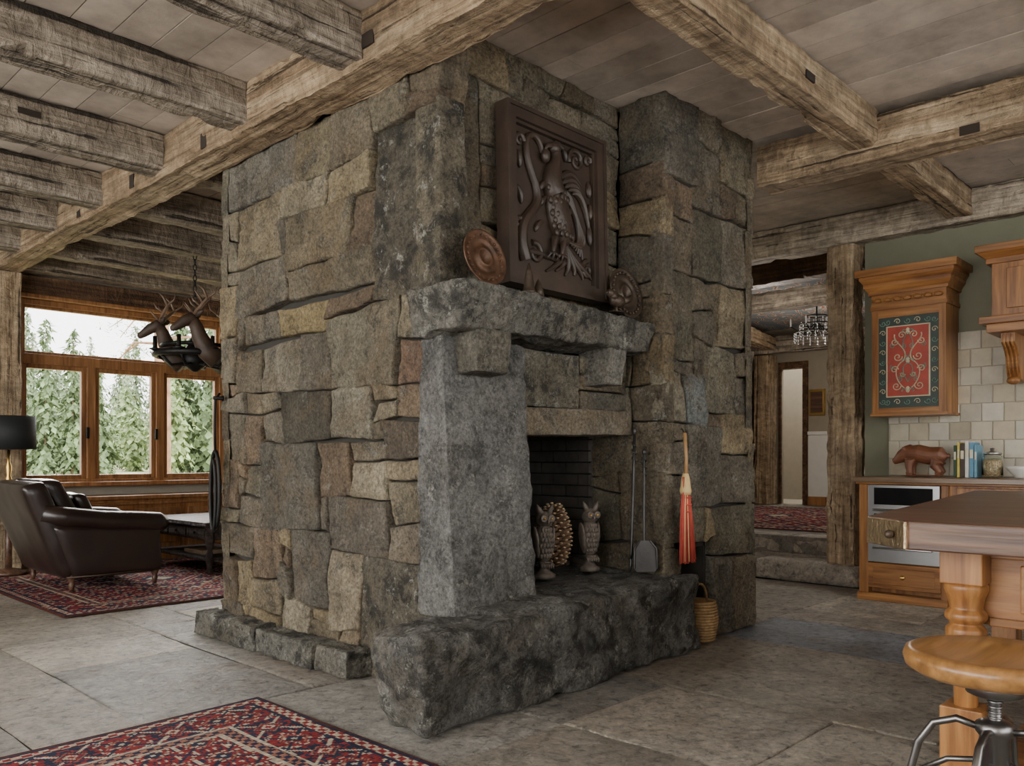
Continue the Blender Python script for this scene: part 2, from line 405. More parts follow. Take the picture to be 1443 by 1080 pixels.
masonry(ch,(3.95,2.57,.40),(0,1,0),(0,0,1),(-1,0,0),5,14,.11,.1,[(0,5,6,9),(0,3,2,6,wc((.14,.125,.10)))],23,[3,2,3],[2,3,3],PAL,M_wall,prot=.008)
masonry(ch,(5.0,2.57,0),(0,1,0),(0,0,1),(1,0,0),12,16,.196,.199,[],24,[2,3],[1,2],PAL,M_wall,res=.07)
masonry(ch,(2.5,4.92,0),(1,0,0),(0,0,1),(0,1,0),13,16,.192,.199,[],25,[2,3],[1,2],PAL,M_wall,res=.07)
DC=wc((.15,.148,.135))
ch.rock([(2.487,2.82,1.85),(2.675,2.82,1.85),(2.675,3.0,1.85),(2.487,3.0,1.85),(2.49,2.83,2.77),(2.655,2.83,2.77),(2.655,3.0,2.77),(2.49,3.0,2.77)],M_dark,it=1,amp=.008,fr=5,col=wc((.16,.15,.125)),seed=5,fine=.004,res=.03)
ch.rock([(2.45,2.68,.36),(3.005,2.69,.36),(3.03,3.1,.36),(2.47,2.96,.36),(2.465,2.79,1.66),(3.02,2.79,1.66),(3.04,3.1,1.66),(2.475,2.96,1.66)],M_jamb,res=.022,it=1,amp=.012,fr=3.5,col=(.25,.246,.232),seed=6,fine=.008,fac=.018)
ch.rock([(3.02,2.80,.40),(3.08,2.80,.40),(3.08,3.6,.40),(3.02,3.6,.40),(3.02,2.84,1.26),(3.06,2.84,1.26),(3.06,3.6,1.26),(3.02,3.6,1.26)],M_brick,it=0,amp=.0,fr=5)
ch.rock([(2.44,2.63,1.67),(3.95,2.66,1.695),(3.95,2.95,1.69),(2.40,2.95,1.64),(2.41,2.56,1.875),(3.96,2.63,1.865),(3.95,2.95,1.865),(2.38,2.95,1.87)],M_dark,res=.02,it=3,amp=.015,fr=4.5,col=(.24,.228,.195),seed=7,fine=.008,fac=.018)
ch.rock([(2.56,2.66,1.49),(2.77,2.66,1.49),(2.77,2.9,1.47),(2.56,2.9,1.47),(2.55,2.63,1.68),(2.77,2.63,1.68),(2.77,2.9,1.68),(2.55,2.9,1.68)],M_jamb,res=.022,it=1,amp=.006,fr=8,col=DC,seed=8,fine=.003)
ch.rock([(3.58,2.70,1.50),(3.72,2.70,1.50),(3.72,2.9,1.49),(3.58,2.9,1.49),(3.57,2.67,1.70),(3.73,2.67,1.70),(3.73,2.9,1.70),(3.57,2.9,1.70)],M_jamb,res=.022,it=1,amp=.006,fr=8,col=(.32,.30,.26),seed=9,fine=.003)
ch.rock([(2.07,2.42,.0),(4.17,2.46,.0),(4.16,2.60,.0),(2.05,2.68,.0),(2.00,2.38,.415),(4.14,2.44,.445),(4.13,3.05,.445),(1.98,2.68,.405)],M_dark,res=.023,it=7,amp=.032,fr=2.6,col=(.20,.197,.182),seed=10,fine=.011,fac=.034)
ch.rock([(2.56,2.5,.3),(3.98,2.5,.3),(3.98,3.6,.3),(2.56,3.6,.3),(2.56,2.55,.42),(3.98,2.55,.44),(3.98,3.6,.45),(2.56,3.6,.42)],M_dark,res=.04,it=2,amp=.012,fr=4,col=(.2,.197,.182),seed=13)
for r in range(12):
    z0=.44+r*.07
    for k in range(-1,5):
        x0=3.04+k*.22+(.11 if r%2 else 0)
        a=max(3.04,x0+.004); b_=min(3.97,x0+.216)
        if b_>a: ch.bx(a,b_,3.585,3.66,z0+.003,z0+.067,M_brick)
    for k in range(4):
        y0=3.08+k*.2-(.1 if r%2 else 0); ch.bx(3.925,3.99,max(3.1,y0+.003),y0+.197,z0+.003,z0+.067,M_brick)
rg=random.Random(4)
for (a,b_) in ((3.36,3.66),(3.67,4.25),(4.26,5.0)):
    h=.15+rg.uniform(-.02,.02)
    ch.rock([(2.35,a,0),(2.52,a,0),(2.52,b_,0),(2.35,b_,0),(2.36,a+.01,h),(2.52,a+.01,h),(2.52,b_-.01,h),(2.36,b_-.01,h)],M_dark,res=.022,it=1,amp=.018,fr=6,col=(.25,.24,.205),seed=a,fine=.007,fac=.018)
ch.obj('stone_fireplace')

# ---------------------------------------------------------------- beams
def beam(name,p0,p1,w,h,mat,seed=0,amp=.010,shade_blocks=[],res=.04,roll=0):
    p0=V(p0);p1=V(p1);L=(p1-p0).length; bb=B()
    n=max(4,int(L/res)); K=5; so=seed*3.7
    rg=random.Random(seed); cuts=[(rg.uniform(0,L),rg.randrange(4),rg.uniform(.05,.22),rg.uniform(.015,.05)) for _ in range(int(L*2.6))]
    vs=[];fs=[]
    cs=[(-1,-1),(1,-1),(1,1),(-1,1)]
    m=4*(K+1)
    for i in range(n+1):
        x=L*i/n
        cen=V((noise.noise(V((x*.5,so,0))),noise.noise(V((x*.5,so,9)))))*amp
        ch_=[]
        for q in range(4):
            c_=.008+.016*max(0,noise.noise(V((x*2.2,so+q*5,3)))+.1)
            for (cx,ci,cl,cd_) in cuts:
                if ci==q and abs(x-cx)<cl: c_+=cd_*(1-abs(x-cx)/cl)
            ch_.append(min(c_,.07))
        for q in range(4):
            a=cs[q];b_=cs[(q+1)%4]
            A=V((a[0]*w/2,a[1]*h/2));Bv=V((b_[0]*w/2,b_[1]*h/2)); d=(Bv-A).normalized(); nrm=V((d.y,-d.x))
            s0=A+d*ch_[q]; s1=Bv-d*ch_[(q+1)%4]
            for k in range(K+1):
                p=s0.lerp(s1,k/K)
                e=noise.noise(V((x*4,p.x*9+so,p.y*9+q)))*amp*.8-abs(noise.noise(V((x*7+3,p.x*8+so,p.y*8))))*amp*1.1+noise.noise(V((x*13,p.x*14+so,p.y*14)))*amp*.35
                p=p+nrm*e+cen
                vs.append([x,p.x,p.y])
    for i in range(n):
        for k in range(m):
            k2=(k+1)%m; fs.append((i*m+k,(i+1)*m+k,(i+1)*m+k2,i*m+k2))
    fs.append(tuple(range(m))); fs.append(tuple(range(n*m,n*m+m))[::-1])
    bb.add(vs,[tuple(reversed(f)) for f in fs],mat,True)
    for (x0,x1,ax,sg,lo,hi,dep) in shade_blocks:  # flush near-black blocks paint the shade of pockets, nothing is cut
        s_=(w if ax==1 else h)/2
        a0,a1=sorted((sg*(s_-.03),sg*(s_+.0005)))
        if ax==1: bb.bx(x0,x1,a0,a1,lo,hi,M_pocket_shade)
        else: bb.bx(x0,x1,lo,hi,a0,a1,M_pocket_shade)
    d=(p1-p0).normalized(); up=V((0,0,1)) if abs(d.z)<.9 else V((0,1,0))
    yv=up.cross(d).normalized(); zv=d.cross(yv)
    M=Matrix((d,yv,zv)).transposed().to_4x4(); M.translation=p0
    return bb.obj(name,M=M,sharp=28)
M_pocket_shade=plain('pocket_shade_block',(.025,.017,.011),.95)
ZC=3.17
NT=lambda x,w_,ax,sg,a,b_,d_=.05:(x,x+w_,ax,sg,a,b_,d_)
beam('ceiling_beam',(2.385,-2.9,3.035),(2.385,9.25,3.035),.235,.27,M_beam,1,.014,[NT(5.93,.10,1,1,-.05,.02),NT(7.55,.07,1,1,-.1,-.01),NT(8.6,.07,1,1,-.1,-.01),NT(9.6,.07,1,1,-.1,-.01)])
js=[2.07,3.10,4.17,5.22,6.25,7.2,8.12,8.95]
for i,y in enumerate(js):
    beam('ceiling_joist',(-2.9,y+.1,3.05),(2.27,y+.1,3.05),.19,.235,M_beamd,20+i,.012,[NT(3.95+.13*i,.12,1,-1,.0,.035)] if i in(2,3,5) else [])
    if y>5: beam('ceiling_joist',(2.5,y+.1,3.05),(7.0,y+.1,3.05),.19,.235,M_beamd,40+i,.012)
beam('kitchen_beam',(2.5,1.885,3.06),(7.0,1.885,3.06),.18,.21,M_beam,60,.012,[NT(1.55,.10,1,-1,-.03,.01)])
beam('kitchen_beam',(2.5,.35,3.06),(7.0,.35,3.06),.2,.21,M_beam,61,.014)
beam('cross_beam',(5.13,-2.9,3.01),(5.13,2.56,3.01),.25,.27,M_beam,62,.014,[NT(4.15,.10,1,1,-.13,-.08)])
beam('wall_header_beam',(7.12,-2.9,3.04),(7.12,5.6,3.04),.25,.25,M_beaml,63,.014)
beam('hewn_post',(7.11,2.80,.19),(7.11,2.80,2.905),.25,.24,M_beam,64,.03,res=.035)
beam('hewn_post',(7.11,5.6,.19),(7.11,5.6,2.9),.25,.2,M_beam,65,.02)
beam('corner_post',(2.38,9.08,0),(2.38,9.08,2.89),.26,.26,M_beam,66,.012)
beam('hall_post',(12.2,6.08,.37),(12.2,6.08,2.7),.28,.26,M_beam,67,.012)
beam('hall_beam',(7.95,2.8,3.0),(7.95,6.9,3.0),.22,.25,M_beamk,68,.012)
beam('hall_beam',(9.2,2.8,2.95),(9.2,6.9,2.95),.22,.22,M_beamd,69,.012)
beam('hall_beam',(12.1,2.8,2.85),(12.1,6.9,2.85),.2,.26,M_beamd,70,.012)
beam('hall_beam',(7.3,5.0,2.86),(12.2,5.95,2.86),.2,.2,M_beam,71,.012)
# ---------------------------------------------------------------- ceiling boards
cb=B(); rg=random.Random(9)
x=-3.0
while x<7.2:
    y=-3.0
    while y<9.4:
        l=rg.uniform(2.5,4.5); y1=min(9.4,y+l); k=rg.uniform(.82,1.12)
        cb.bx(x+.003,x+.187,y,y1-.003,ZC+rg.uniform(0,.003),ZC+.03,M_board,(.46*k,.395*k,.325*k)); y=y1
    x+=.19
cb.bx(-3,7.3,-3,9.4,ZC+.028,ZC+.1,M_mortar)
cb.obj('ceiling')
# ---------------------------------------------------------------- walls
def wall(name,boxes,mat):
    w=B()
    for q in boxes: w.bx(*q,mat)
    return w.obj(name)
wall('wall_north',[(-3,2.53,9.3,9.5,0,3.25),(4.72,5.2,9.3,9.5,0,3.25),(6.9,7.3,9.3,9.5,0,3.25),(5.2,6.9,9.3,9.5,0,.84),(5.2,6.9,9.3,9.5,2.68,3.25),(2.53,4.72,9.3,9.5,0,.84),(2.53,4.72,9.3,9.5,2.68,3.25)],M_plaster)
wall('wall_east',[(7.15,7.3,-3,2.66,0,3.25),(7.15,7.3,5.7,9.4,0,3.25)],M_greenwall)
wall('wall_south',[(-3,-1.5,-3.1,-3,0,3.25),(6.5,7.3,-3.1,-3,0,3.25),(-1.5,6.5,-3.1,-3,0,.8),(-1.5,6.5,-3.1,-3,2.7,3.25)],M_plaster)
wall('wall_west',[(-3.1,-3,-3,-1,0,3.25),(-3.1,-3,7.5,9.5,0,3.25),(-3.1,-3,-1,7.5,0,.7),(-3.1,-3,-1,7.5,2.7,3.25)],M_plaster)
hb=B(); 
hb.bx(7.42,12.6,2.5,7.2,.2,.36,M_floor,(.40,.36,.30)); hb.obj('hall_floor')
sb=B(); rg=random.Random(2)
for (xa,xb,z0,z1) in ((7.0,7.5,0,.185),(7.42,7.8,.17,.362)):
    y=2.66
    while y<5.5:
        y1=min(5.55,y+rg.uniform(.6,.95)); k=rg.uniform(.9,1.1)
        sb.rbx(xa,xb,y+.003,y1-.003,z0,z1,M_floor,res=.06,it=1,amp=.008,fr=6,col=(.80*k,.71*k,.58*k),seed=y); y=y1
sb.obj('stone_steps')
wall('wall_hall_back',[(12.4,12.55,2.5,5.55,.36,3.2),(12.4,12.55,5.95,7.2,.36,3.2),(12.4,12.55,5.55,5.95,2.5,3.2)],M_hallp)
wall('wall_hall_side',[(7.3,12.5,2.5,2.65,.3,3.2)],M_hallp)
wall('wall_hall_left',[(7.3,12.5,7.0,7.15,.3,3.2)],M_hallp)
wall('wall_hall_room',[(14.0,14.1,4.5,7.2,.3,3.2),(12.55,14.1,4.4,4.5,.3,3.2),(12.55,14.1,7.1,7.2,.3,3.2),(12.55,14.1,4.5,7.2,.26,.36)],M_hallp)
m,nt,b=newmat('painted_ceiling'); co=coord(nt)
w1=nd(nt,'ShaderNodeTexWave',wave_type='RINGS'); w1.inputs['Scale'].default_value=2.2; w1.inputs['Distortion'].default_value=9; w1.inputs['Detail'].default_value=1; w1.inputs['Detail Scale'].default_value=2.2
nt.links.new(co,w1.inputs['Vector'])
c=ramp(nt,w1.outputs[1],[(.0,(.22,.25,.27)),(.62,(.22,.25,.27)),(.70,(.60,.55,.46)),(.9,(.55,.50,.42)),(.95,(.3,.12,.08))])
nt.links.new(c,b.inputs['Base Color']); b.inputs['Roughness'].default_value=.8
hc=B(); hc.bx(7.25,12.5,2.5,7.2,3.13,3.2,m); hc.obj('ceiling_hall')

# ---------------------------------------------------------------- windows
def frame(bb,x0,x1,z0,z1,t,y0,y1,mat):
    bb.bx(x0,x0+t,y0,y1,z0,z1,mat); bb.bx(x1-t,x1,y0,y1,z0,z1,mat)
    bb.bx(x0+t,x1-t,y0,y1,z0,z0+t,mat); bb.bx(x0+t,x1-t,y0,y1,z1-t,z1,mat)
wb=B()
frame(wb,2.53,4.72,.82,2.70,.055,9.22,9.34,M_window)
wb.bx(2.58,4.67,9.22,9.34,2.05,2.15,M_window)
for xm in (3.235,3.965): wb.bx(xm-.045,xm+.045,9.22,9.34,.87,2.06,M_window)
for a,b_ in ((2.585,3.19),(3.28,3.92),(4.01,4.665)): frame(wb,a,b_,.875,2.05,.045,9.25,9.31,M_window)
frame(wb,2.585,4.665,2.15,2.645,.03,9.25,9.31,M_window)
wb.bx(2.53,4.8,9.12,9.36,.80,.845,M_window)
for xm in (3.08,3.80): wb.bx(xm+.1,xm+.13,9.20,9.23,1.3,1.42,M_iron)
wb.obj('window_1',bevel=.006)
wb=B(); frame(wb,5.2,6.9,.82,2.70,.055,9.30,9.36,M_window); wb.bx(5.25,6.85,9.3,9.36,2.05,2.15,M_window); wb.bx(6.0,6.1,9.3,9.36,.87,2.06,M_window); wb.obj('window_2',bevel=.006)
tb=B(); tb.bx(2.53,7.1,9.16,9.3,2.71,2.93,M_beamk); tb.bx(2.53,7.1,9.14,9.3,2.70,2.74,M_window); 
tb.obj('trim_1',bevel=.008)
bb=B(); bb.bx(2.9,6.9,8.92,9.29,.0,.66,M_honey); bb.bx(2.85,6.95,8.88,9.29,.66,.70,M_window)
bb.bx(2.87,6.93,8.90,9.2,.60,.63,M_window)
x=2.98
while x<6.7:
    bb.bx(x,x+.5,8.90,8.93,.12,.56,M_window); bb.bx(x+.07,x+.43,8.885,8.91,.18,.50,M_honey); x+=.58
bb.obj('window_bench',bevel=.006)

# ---------------------------------------------------------------- rugs
RR=(.19,.026,.028);NV=(.022,.026,.05);CR=(.40,.34,.26);PK=(.26,.12,.085);BR=(.07,.025,.02)
def hsh(a,b_,s=0):
    return (math.sin(a*127.1+b_*311.7+s*74.7)*43758.5453)%1
def motif(u,v,seed,bg,cols):
    a=abs(u-.5)*2;b_=abs(v-.5)*2
    d=a+b_
    if d<.16: return cols[0]
    if d<.32: return cols[1]
    if d<.42: return cols[3]
    if .55<d<.64: return cols[2]
    if abs(a-b_)<.10 and d>.7: return cols[1]
    if hsh(int(a*9),int(b_*9),seed)>.66: return cols[3] if hsh(int(b_*9),int(a*9),seed+3)>.5 else cols[0]
    return bg
def rugcol(x,y,a,b_,sd):
    ex=a-abs(x);ey=b_-abs(y);e=min(ex,ey); s=x if ey<ex else y
    if e<.02: return BR
    if e<.035: return NV
    if e<.085: 
        return CR if (int((s+9)/.03)+int(e/.025))%2 else RR
    if e<.10: return NV
    if e<.30:
        u=((s+9)/.19)%1; v=(e-.10)/.20
        k=int((s+9)/.19)
        return motif(u,v,sd+k%2,RR if k%2 else NV,[CR,NV,PK,NV] if k%2 else [RR,CR,PK,RR])
    if e<.315: return CR
    if e<.365: return PK if (int((s+9)/.025)+int(e/.025))%2 else NV
    if e<.38: return CR
    st=int(abs(x)/.02)*.02; sy=int(abs(y)/.02)*.02; d=st/(a*.85)+sy/(b_*.85)
    if d<.10: return CR
    if d<.16: return NV
    if d<.36: return motif((x/.17)%1,(y/.17)%1,sd+5,RR,[NV,CR,PK,NV])
    if d<.375: return CR
    if d<.39: return RR
    if d<.64: return motif((x/.2)%1,(y/.2)%1,sd+6,NV,[CR,RR,PK,RR])
    if d<.655: return CR
    if d<.67: return PK
    return motif((x/.18)%1,(y/.18)%1,sd+7,RR,[CR,NV,PK,NV])
def rug(name,x0,x1,y0,y1,z,cell,sd,thick=.010,rot=0):
    nx=int((x1-x0)/cell);ny=int((y1-y0)/cell);a=(x1-x0)/2;b_=(y1-y0)/2;cx=(x0+x1)/2;cy=(y0+y1)/2
    vs=[];cl=[];fs=[]
    for j in range(ny+1):
        for i in range(nx+1):
            X=-a+2*a*i/nx;Y=-b_+2*b_*j/ny
            edge=i in(0,nx) or j in(0,ny)
            vs.append((X+noise.noise(V((X*3,Y*3,sd)))*.006,Y+noise.noise(V((Y*2.5,X*2.5,sd+4)))*.012,(0 if edge else thick)))
    for j in range(ny):
        for i in range(nx):
            fs.append((j*(nx+1)+i,j*(nx+1)+i+1,(j+1)*(nx+1)+i+1,(j+1)*(nx+1)+i))
            X=-a+2*a*(i+.5)/nx;Y=-b_+2*b_*(j+.5)/ny
            X+=noise.noise(V((X*4,Y*4,sd)))*.012; Y+=noise.noise(V((X*4,Y*4,sd+3)))*.012
            c=rugcol(X,Y,a,b_,sd); k=.75+.5*hsh(0,j,3); c=(c[0]*k,c[1]*k,c[2]*k,1)
            cl.extend(c*4)
    me=bpy.data.meshes.new(name); me.from_pydata(vs,[],fs); me.materials.append(M_rug)
    at=me.attributes.new('Col','FLOAT_COLOR','CORNER'); at.data.foreach_set('color',cl); me.update()
    o=bpy.data.objects.new(name,me); bpy.context.collection.objects.link(o); o.location=(cx,cy,z); o.rotation_euler=(0,0,rot); return o
rug('persian_rug',-1.0,1.93,.6,3.40,.006,.0085,1,rot=.01)
rug('persian_rug',1.95,4.4,6.08,8.75,.006,.02,2)
rug('persian_rug',7.95,11.6,3.2,6.2,.365,.03,3)

# ---------------------------------------------------------------- armchair
a=B(); L=M_leather
a.rbx(2.34,3.02,7.12,8.16,.12,.34,L,res=.05,it=2,amp=0)
a.rbx(2.40,3.10,7.28,8.0,.32,.47,L,res=.04,it=4,amp=.006,fr=5)
a.rock([(2.28,7.12,.12),(2.50,7.12,.12),(2.50,8.16,.12),(2.28,8.16,.12),(1.98,7.13,.88),(2.16,7.13,.92),(2.16,8.15,.92),(1.98,8.15,.88)],L,res=.05,it=4,amp=.008,fr=4)
a.rock([(2.42,7.28,.45),(2.58,7.28,.45),(2.58,8.0,.45),(2.42,8.0,.45),(2.14,7.28,.92),(2.32,7.28,.92),(2.32,8.0,.92),(2.14,8.0,.92)],L,res=.04,it=4,amp=.01,fr=5)
for y0 in (7.08,8.04):
    a.rock([(2.36,y0+.02,.12),(3.08,y0+.02,.12),(3.08,y0+.15,.12),(2.36,y0+.15,.12),(2.2,y0+.02,.56),(3.06,y0+.02,.50),(3.06,y0+.15,.50),(2.2,y0+.15,.56)],L,res=.04,it=3,amp=.004)
    a.tube([(2.14,y0+.08,.66),(2.3,y0+.08,.62),(2.6,y0+.08,.575),(2.9,y0+.08,.555),(3.06,y0+.08,.54),(3.12,y0+.08,.53)],[.07,.085,.085,.085,.085,.06],L,14)
    a.tube([(2.30,y0+.015,.14),(2.6,y0+.01,.135),(3.08,y0+.015,.14)],.007,M_bronze,6)
a.rock([(2.56,7.34,.46),(2.70,7.34,.46),(2.70,7.78,.46),(2.56,7.78,.46),(2.42,7.34,.80),(2.54,7.34,.80),(2.54,7.78,.80),(2.42,7.78,.80)],L,res=.04,it=6,amp=.012,fr=6)
for (x,y) in ((2.36,7.16),(3.02,7.14),(2.36,8.12),(3.02,8.12)):
    a.lathe([(.014,.018),(.018,.04),(.026,.07),(.018,.085),(.034,.12),(.034,.15)],(x,y,0),M_walnut,12)
a.obj('leather_armchair')
t=B(); t.lathe([(.16,.018),(.16,.05),(.03,.08),(.03,.5),(.06,.56),(.26,.58),(.26,.61)],(2.3,8.62,0),M_walnut,24); t.obj('side_table')
l=B(); l.lathe([(.09,0),(.09,.02),(.03,.05),(.045,.1),(.05,.16),(.022,.22),(.035,.27),(.02,.32),(.028,.40),(.014,.45),(.012,.56)],(2.3,8.62,.612),M_brass,20)
l.lathe([(.228,.565),(.222,.87),(.218,.87),(.224,.565)],(2.3,8.62,.612),M_black,32)
l.lathe([(.01,.5),(.01,.89),(.004,.9)],(2.3,8.62,.612),M_brass,8); l.lathe([(.215,.86),(.215,.865)],(2.3,8.62,.612),M_black,32)
l.obj('table_lamp')
M_ct=wood_mat('coffee_table_wood',(.018,.012,.009),(.045,.031,.024),(.075,.055,.043),1,14,.55,.2,.3,.08,.3)
t=B(); X0,X1,Y0,Y1=3.55,4.25,7.25,8.55
t.bx(X0-.03,X1+.03,Y0-.03,Y1+.03,.46,.50,M_ct); t.bx(X0+.02,X1-.02,Y0+.02,Y1-.02,.33,.46,M_ct)
for i in range(3):
    ya=Y0+.08+i*.39; t.bx(X0+.005,X0+.03,ya,ya+.36,.35,.44,M_ct); t.sph((X0-.005,ya+.18,.395),.014,M_iron,segs=8,rings=6)
for x in (X0+.04,X1-.04):
    for y in (Y0+.04,Y1-.04): t.lathe([(.02,.018),(.03,.05),(.022,.08),(.035,.14),(.035,.2),(.022,.24),(.035,.28),(.04,.33),(.04,.46)],(x,y,0),M_ct,12)
t.bx(X0+.02,X1-.02,Y0+.02,Y1-.02,.14,.17,M_ct); t.bx(X0+.1,X0+.4,Y0+.3,Y0+.7,.17,.21,M_attr,(.25,.18,.12))
t.obj('coffee_table',bevel=.005)
w=B(); w.lathe([(.05,0),(.09,.03),(.13,.09),(.12,.09),(.08,.035),(.0,.02)],(3.8,7.45,.501),M_wicker,20); w.obj('wicker_bowl')

# ---------------------------------------------------------------- antler chandelier
c=B(); ctr=V((3.44,7.27,0)); ex=V((-.69,.724,0)); ey=V((-.724,-.69,0))
M=Matrix((ex,ey,V((0,0,1)))).transposed().to_4x4(); M.translation=ctr; c.T=M
M_deer=plain('carved_deer',(.05,.03,.018),.6,0,.4,.4,50)
M_antler=plain('antler',(.13,.08,.05),.5,0,.3)
ring=[(.34*math.cos(i*math.pi/12),.34*math.sin(i*math.pi/12),2.03) for i in range(24)]
c.tube(ring,.03,M_iron,8,closed=True)
c.tube([(p[0]*.82,p[1]*.82,2.11) for p in ring],.018,M_iron,6,closed=True)
for i in range(8):
    an=i*math.pi/4; x,y=.36*math.cos(an),.36*math.sin(an)
    c.lathe([(.012,0),(.055,.02),(.02,.03),(.018,.04),(.018,.13),(.0,.135)],(x,y,2.04),M_iron,10)
    c.tube([(x*.9,y*.9,2.03),(x*.6,y*.6,1.93),(x*.25,y*.25,1.95),(0,0,2.05)],.014,M_iron,6)
c.lathe([(.02,1.88),(.09,1.93),(.12,2.0),(.08,2.09),(.03,2.20),(.03,2.4)],(0,0,0),M_iron,14)
for k in range(15):
    z=2.40+k*.048; r=[(.016*math.cos(q*math.pi/4),0,z+.03*math.sin(q*math.pi/4)) if k%2 else (0,.016*math.cos(q*math.pi/4),z+.03*math.sin(q*math.pi/4)) for q in range(8)]
    c.tube(r,.005,M_iron,5,closed=True)
def deer(c,base,dirv,s):
    d=V(dirv).normalized(); side=V((-d.y,d.x,0)); bp=V(base)
    P=lambda f,u,sd=0: bp+d*f*s+V((0,0,u*s))+side*sd*s
    c.tube([P(-.12,-.14),P(0,-.04),P(.08,.12),P(.12,.24),P(.15,.31)],[.12*s,.115*s,.09*s,.075*s,.06*s],M_deer,14)
    c.tube([P(.10,.30),P(.17,.33),P(.25,.29),P(.34,.22),P(.38,.195),P(.395,.19)],[.04*s,.072*s,.062*s,.044*s,.036*s,.018*s],M_deer,14)
    for q in (-1,1):
        c.tube([P(.12,.35,.04*q),P(.09,.385,.10*q),P(.06,.40,.17*q)],[.015*s,.036*s,.006*s],M_deer,8)
        c.sph(P(.21,.34,.05*q),.012*s,M_iron,segs=8,rings=6)
        main=[P(.14,.38,.03*q),P(.08,.46,.12*q),P(.02,.54,.20*q),P(.06,.63,.23*q),P(.12,.69,.18*q)]
        c.tube(main,[.024*s,.022*s,.018*s,.014*s,.005*s],M_antler,7)
        c.tube([main[0],P(.2,.44,.05*q),P(.25,.50,.06*q)],[.016*s,.012*s,.004*s],M_antler,6)
        c.tube([main[1],P(.16,.52,.12*q),P(.19,.58,.12*q)],[.016*s,.012*s,.004*s],M_antler,6)
        c.tube([main[2],P(-.06,.60,.24*q),P(-.08,.67,.25*q)],[.014*s,.010*s,.004*s],M_antler,6)
deer(c,(.20,.0,2.05),(1,.2,0),.76); deer(c,(-.20,.24,2.07),(.9,.45,0),.76); deer(c,(-.2,-.24,2.05),(-.6,-.8,0),.76)
c.obj('antler_chandelier')

# ---------------------------------------------------------------- harness strap
s=B(); yy=4.86; xo=2.43
pts=[(xo,yy+.055*math.sin(t),.90+.24*math.cos(t)) for t in [i*math.pi/10 for i in range(20)]]
s.tube(pts,.013,M_iron,8,closed=True); s.tube([(xo-.015,p[1]*.6+yy*.4,p[2]*.93+.03) for p in pts],.011,M_iron,8,closed=True)
s.tube([(xo,yy,1.13),(xo,yy+.01,1.3),(xo,yy,1.46),(xo+.03,yy,1.50)],.008,M_iron,6); s.lathe([(.012,0),(.012,.05),(.02,.06)],(xo-.01,yy,1.47),M_iron,8,M=Matrix.Rotation(math.pi/2,3,'Y'))
s.obj('harness_strap')

# ---------------------------------------------------------------- carved panel
p=B(); P0=V((2.905,2.815,1.975)); W_,H_=.75,.86
p.bx(0,W_,-.0,.03,0,H_,M_carve)
for (x0,x1,z0,z1) in ((0,.05,0,H_),(W_-.05,W_,0,H_),(.05,W_-.05,0,.05),(.05,W_-.05,H_-.05,H_)): p.bx(x0,x1,-.045,0,z0,z1,M_carve)
for (x0,x1,z0,z1) in ((.05,.065,.05,H_-.05),(W_-.065,W_-.05,.05,H_-.05),(.065,W_-.065,.05,.065),(.065,W_-.065,H_-.065,H_-.05)): p.bx(x0,x1,-.025,0,z0,z1,M_carve)
p.bx(-.02,W_+.02,-.055,.03,H_,H_+.02,M_carve); p.bx(-.02,W_+.02,-.055,.03,-.02,0,M_carve)
p.bx(-.02,0,-.055,.03,0,H_,M_carve); p.bx(W_,W_+.02,-.055,.03,0,H_,M_carve)
def bez(a,b_,c_,d,n=12):
    return [tuple((1-t)**3*a[k]+3*(1-t)**2*t*b_[k]+3*(1-t)*t*t*c_[k]+t**3*d[k] for k in (0,1)) for t in [i/n for i in range(n+1)]]
def spiral(cx,cz,r,turn,a0,sg=1,n=22):
    return [(cx+r*(1-t*.85)*math.cos(a0+sg*turn*t*2*math.pi),cz+r*(1-t*.85)*math.sin(a0+sg*turn*t*2*math.pi)) for t in [i/n for i in range(n+1)]]
def fl(pts,rad,y=-.004): p.tube([(x,y,z) for x,z in pts],rad,M_carve,8)
def leaf(a,b_,c_,d,r): fl(bez(a,b_,c_,d),[.006+r*math.sin(math.pi*(i/12)**.7) for i in range(13)],-.008)
p.sph((.40,-.008,.40),(.085,.055,.17),M_carve,M=Matrix.Rotation(-.35,3,'Y'))
pt=bez((.36,.50),(.30,.60),(.40,.66),(.36,.73)); p.tube([(x,-.02,z) for x,z in pt],[.062-.03*i/12 for i in range(13)],M_carve,10)
p.sph((.355,-.028,.735),(.042,.032,.034),M_carve); p.tube([(.325,-.03,.74),(.29,-.035,.73),(.275,-.03,.705)],[.020,.013,.003],M_carve,8)
for k in range(3): leaf((.37,.755),(.38+.02*k,.79),(.42+.02*k,.79-.01*k),(.44+.02*k,.765-.02*k),.008)
for k in range(8):
    leaf((.42+.015*k,.54-.012*k),(.50+.02*k,.56-.04*k),(.56+.012*k,.44-.03*k),(.60-.02*k,.20+.012*k),.014)
for k in range(5):
    leaf((.40+.03*k,.58-.01*k),(.46+.03*k,.66-.02*k),(.54+.025*k,.66-.04*k),(.60+.018*k,.60-.07*k),.017)
for k in range(6):
    leaf((.44,.28),(.46+.01*k,.18-.005*k),(.40+.05*k,.14),(.30+.075*k,.09+.012*(k%2)),.012)
for r in range(8):
    for q in range(5):
        p.sph((.30+q*.032+(r%2)*.016+r*.006,-.052+abs(q-1.8)*.008,.52-r*.032),(.015,.012,.020),M_carve,segs=8,rings=5)
for x0 in (.36,.43):
    p.tube([(x0,-.02,.27),(x0-.02,-.03,.22),(x0-.03,-.03,.19)],[.022,.014,.012],M_carve,8)
    for d_ in (-.03,0,.03): p.tube([(x0-.03,-.03,.19),(x0-.03+d_,-.04,.175),(x0-.03+d_*1.4,-.03,.155)],[.010,.009,.003],M_carve,6)
fl(bez((.12,.16),(.26,.20),(.36,.14),(.60,.17)),.016)
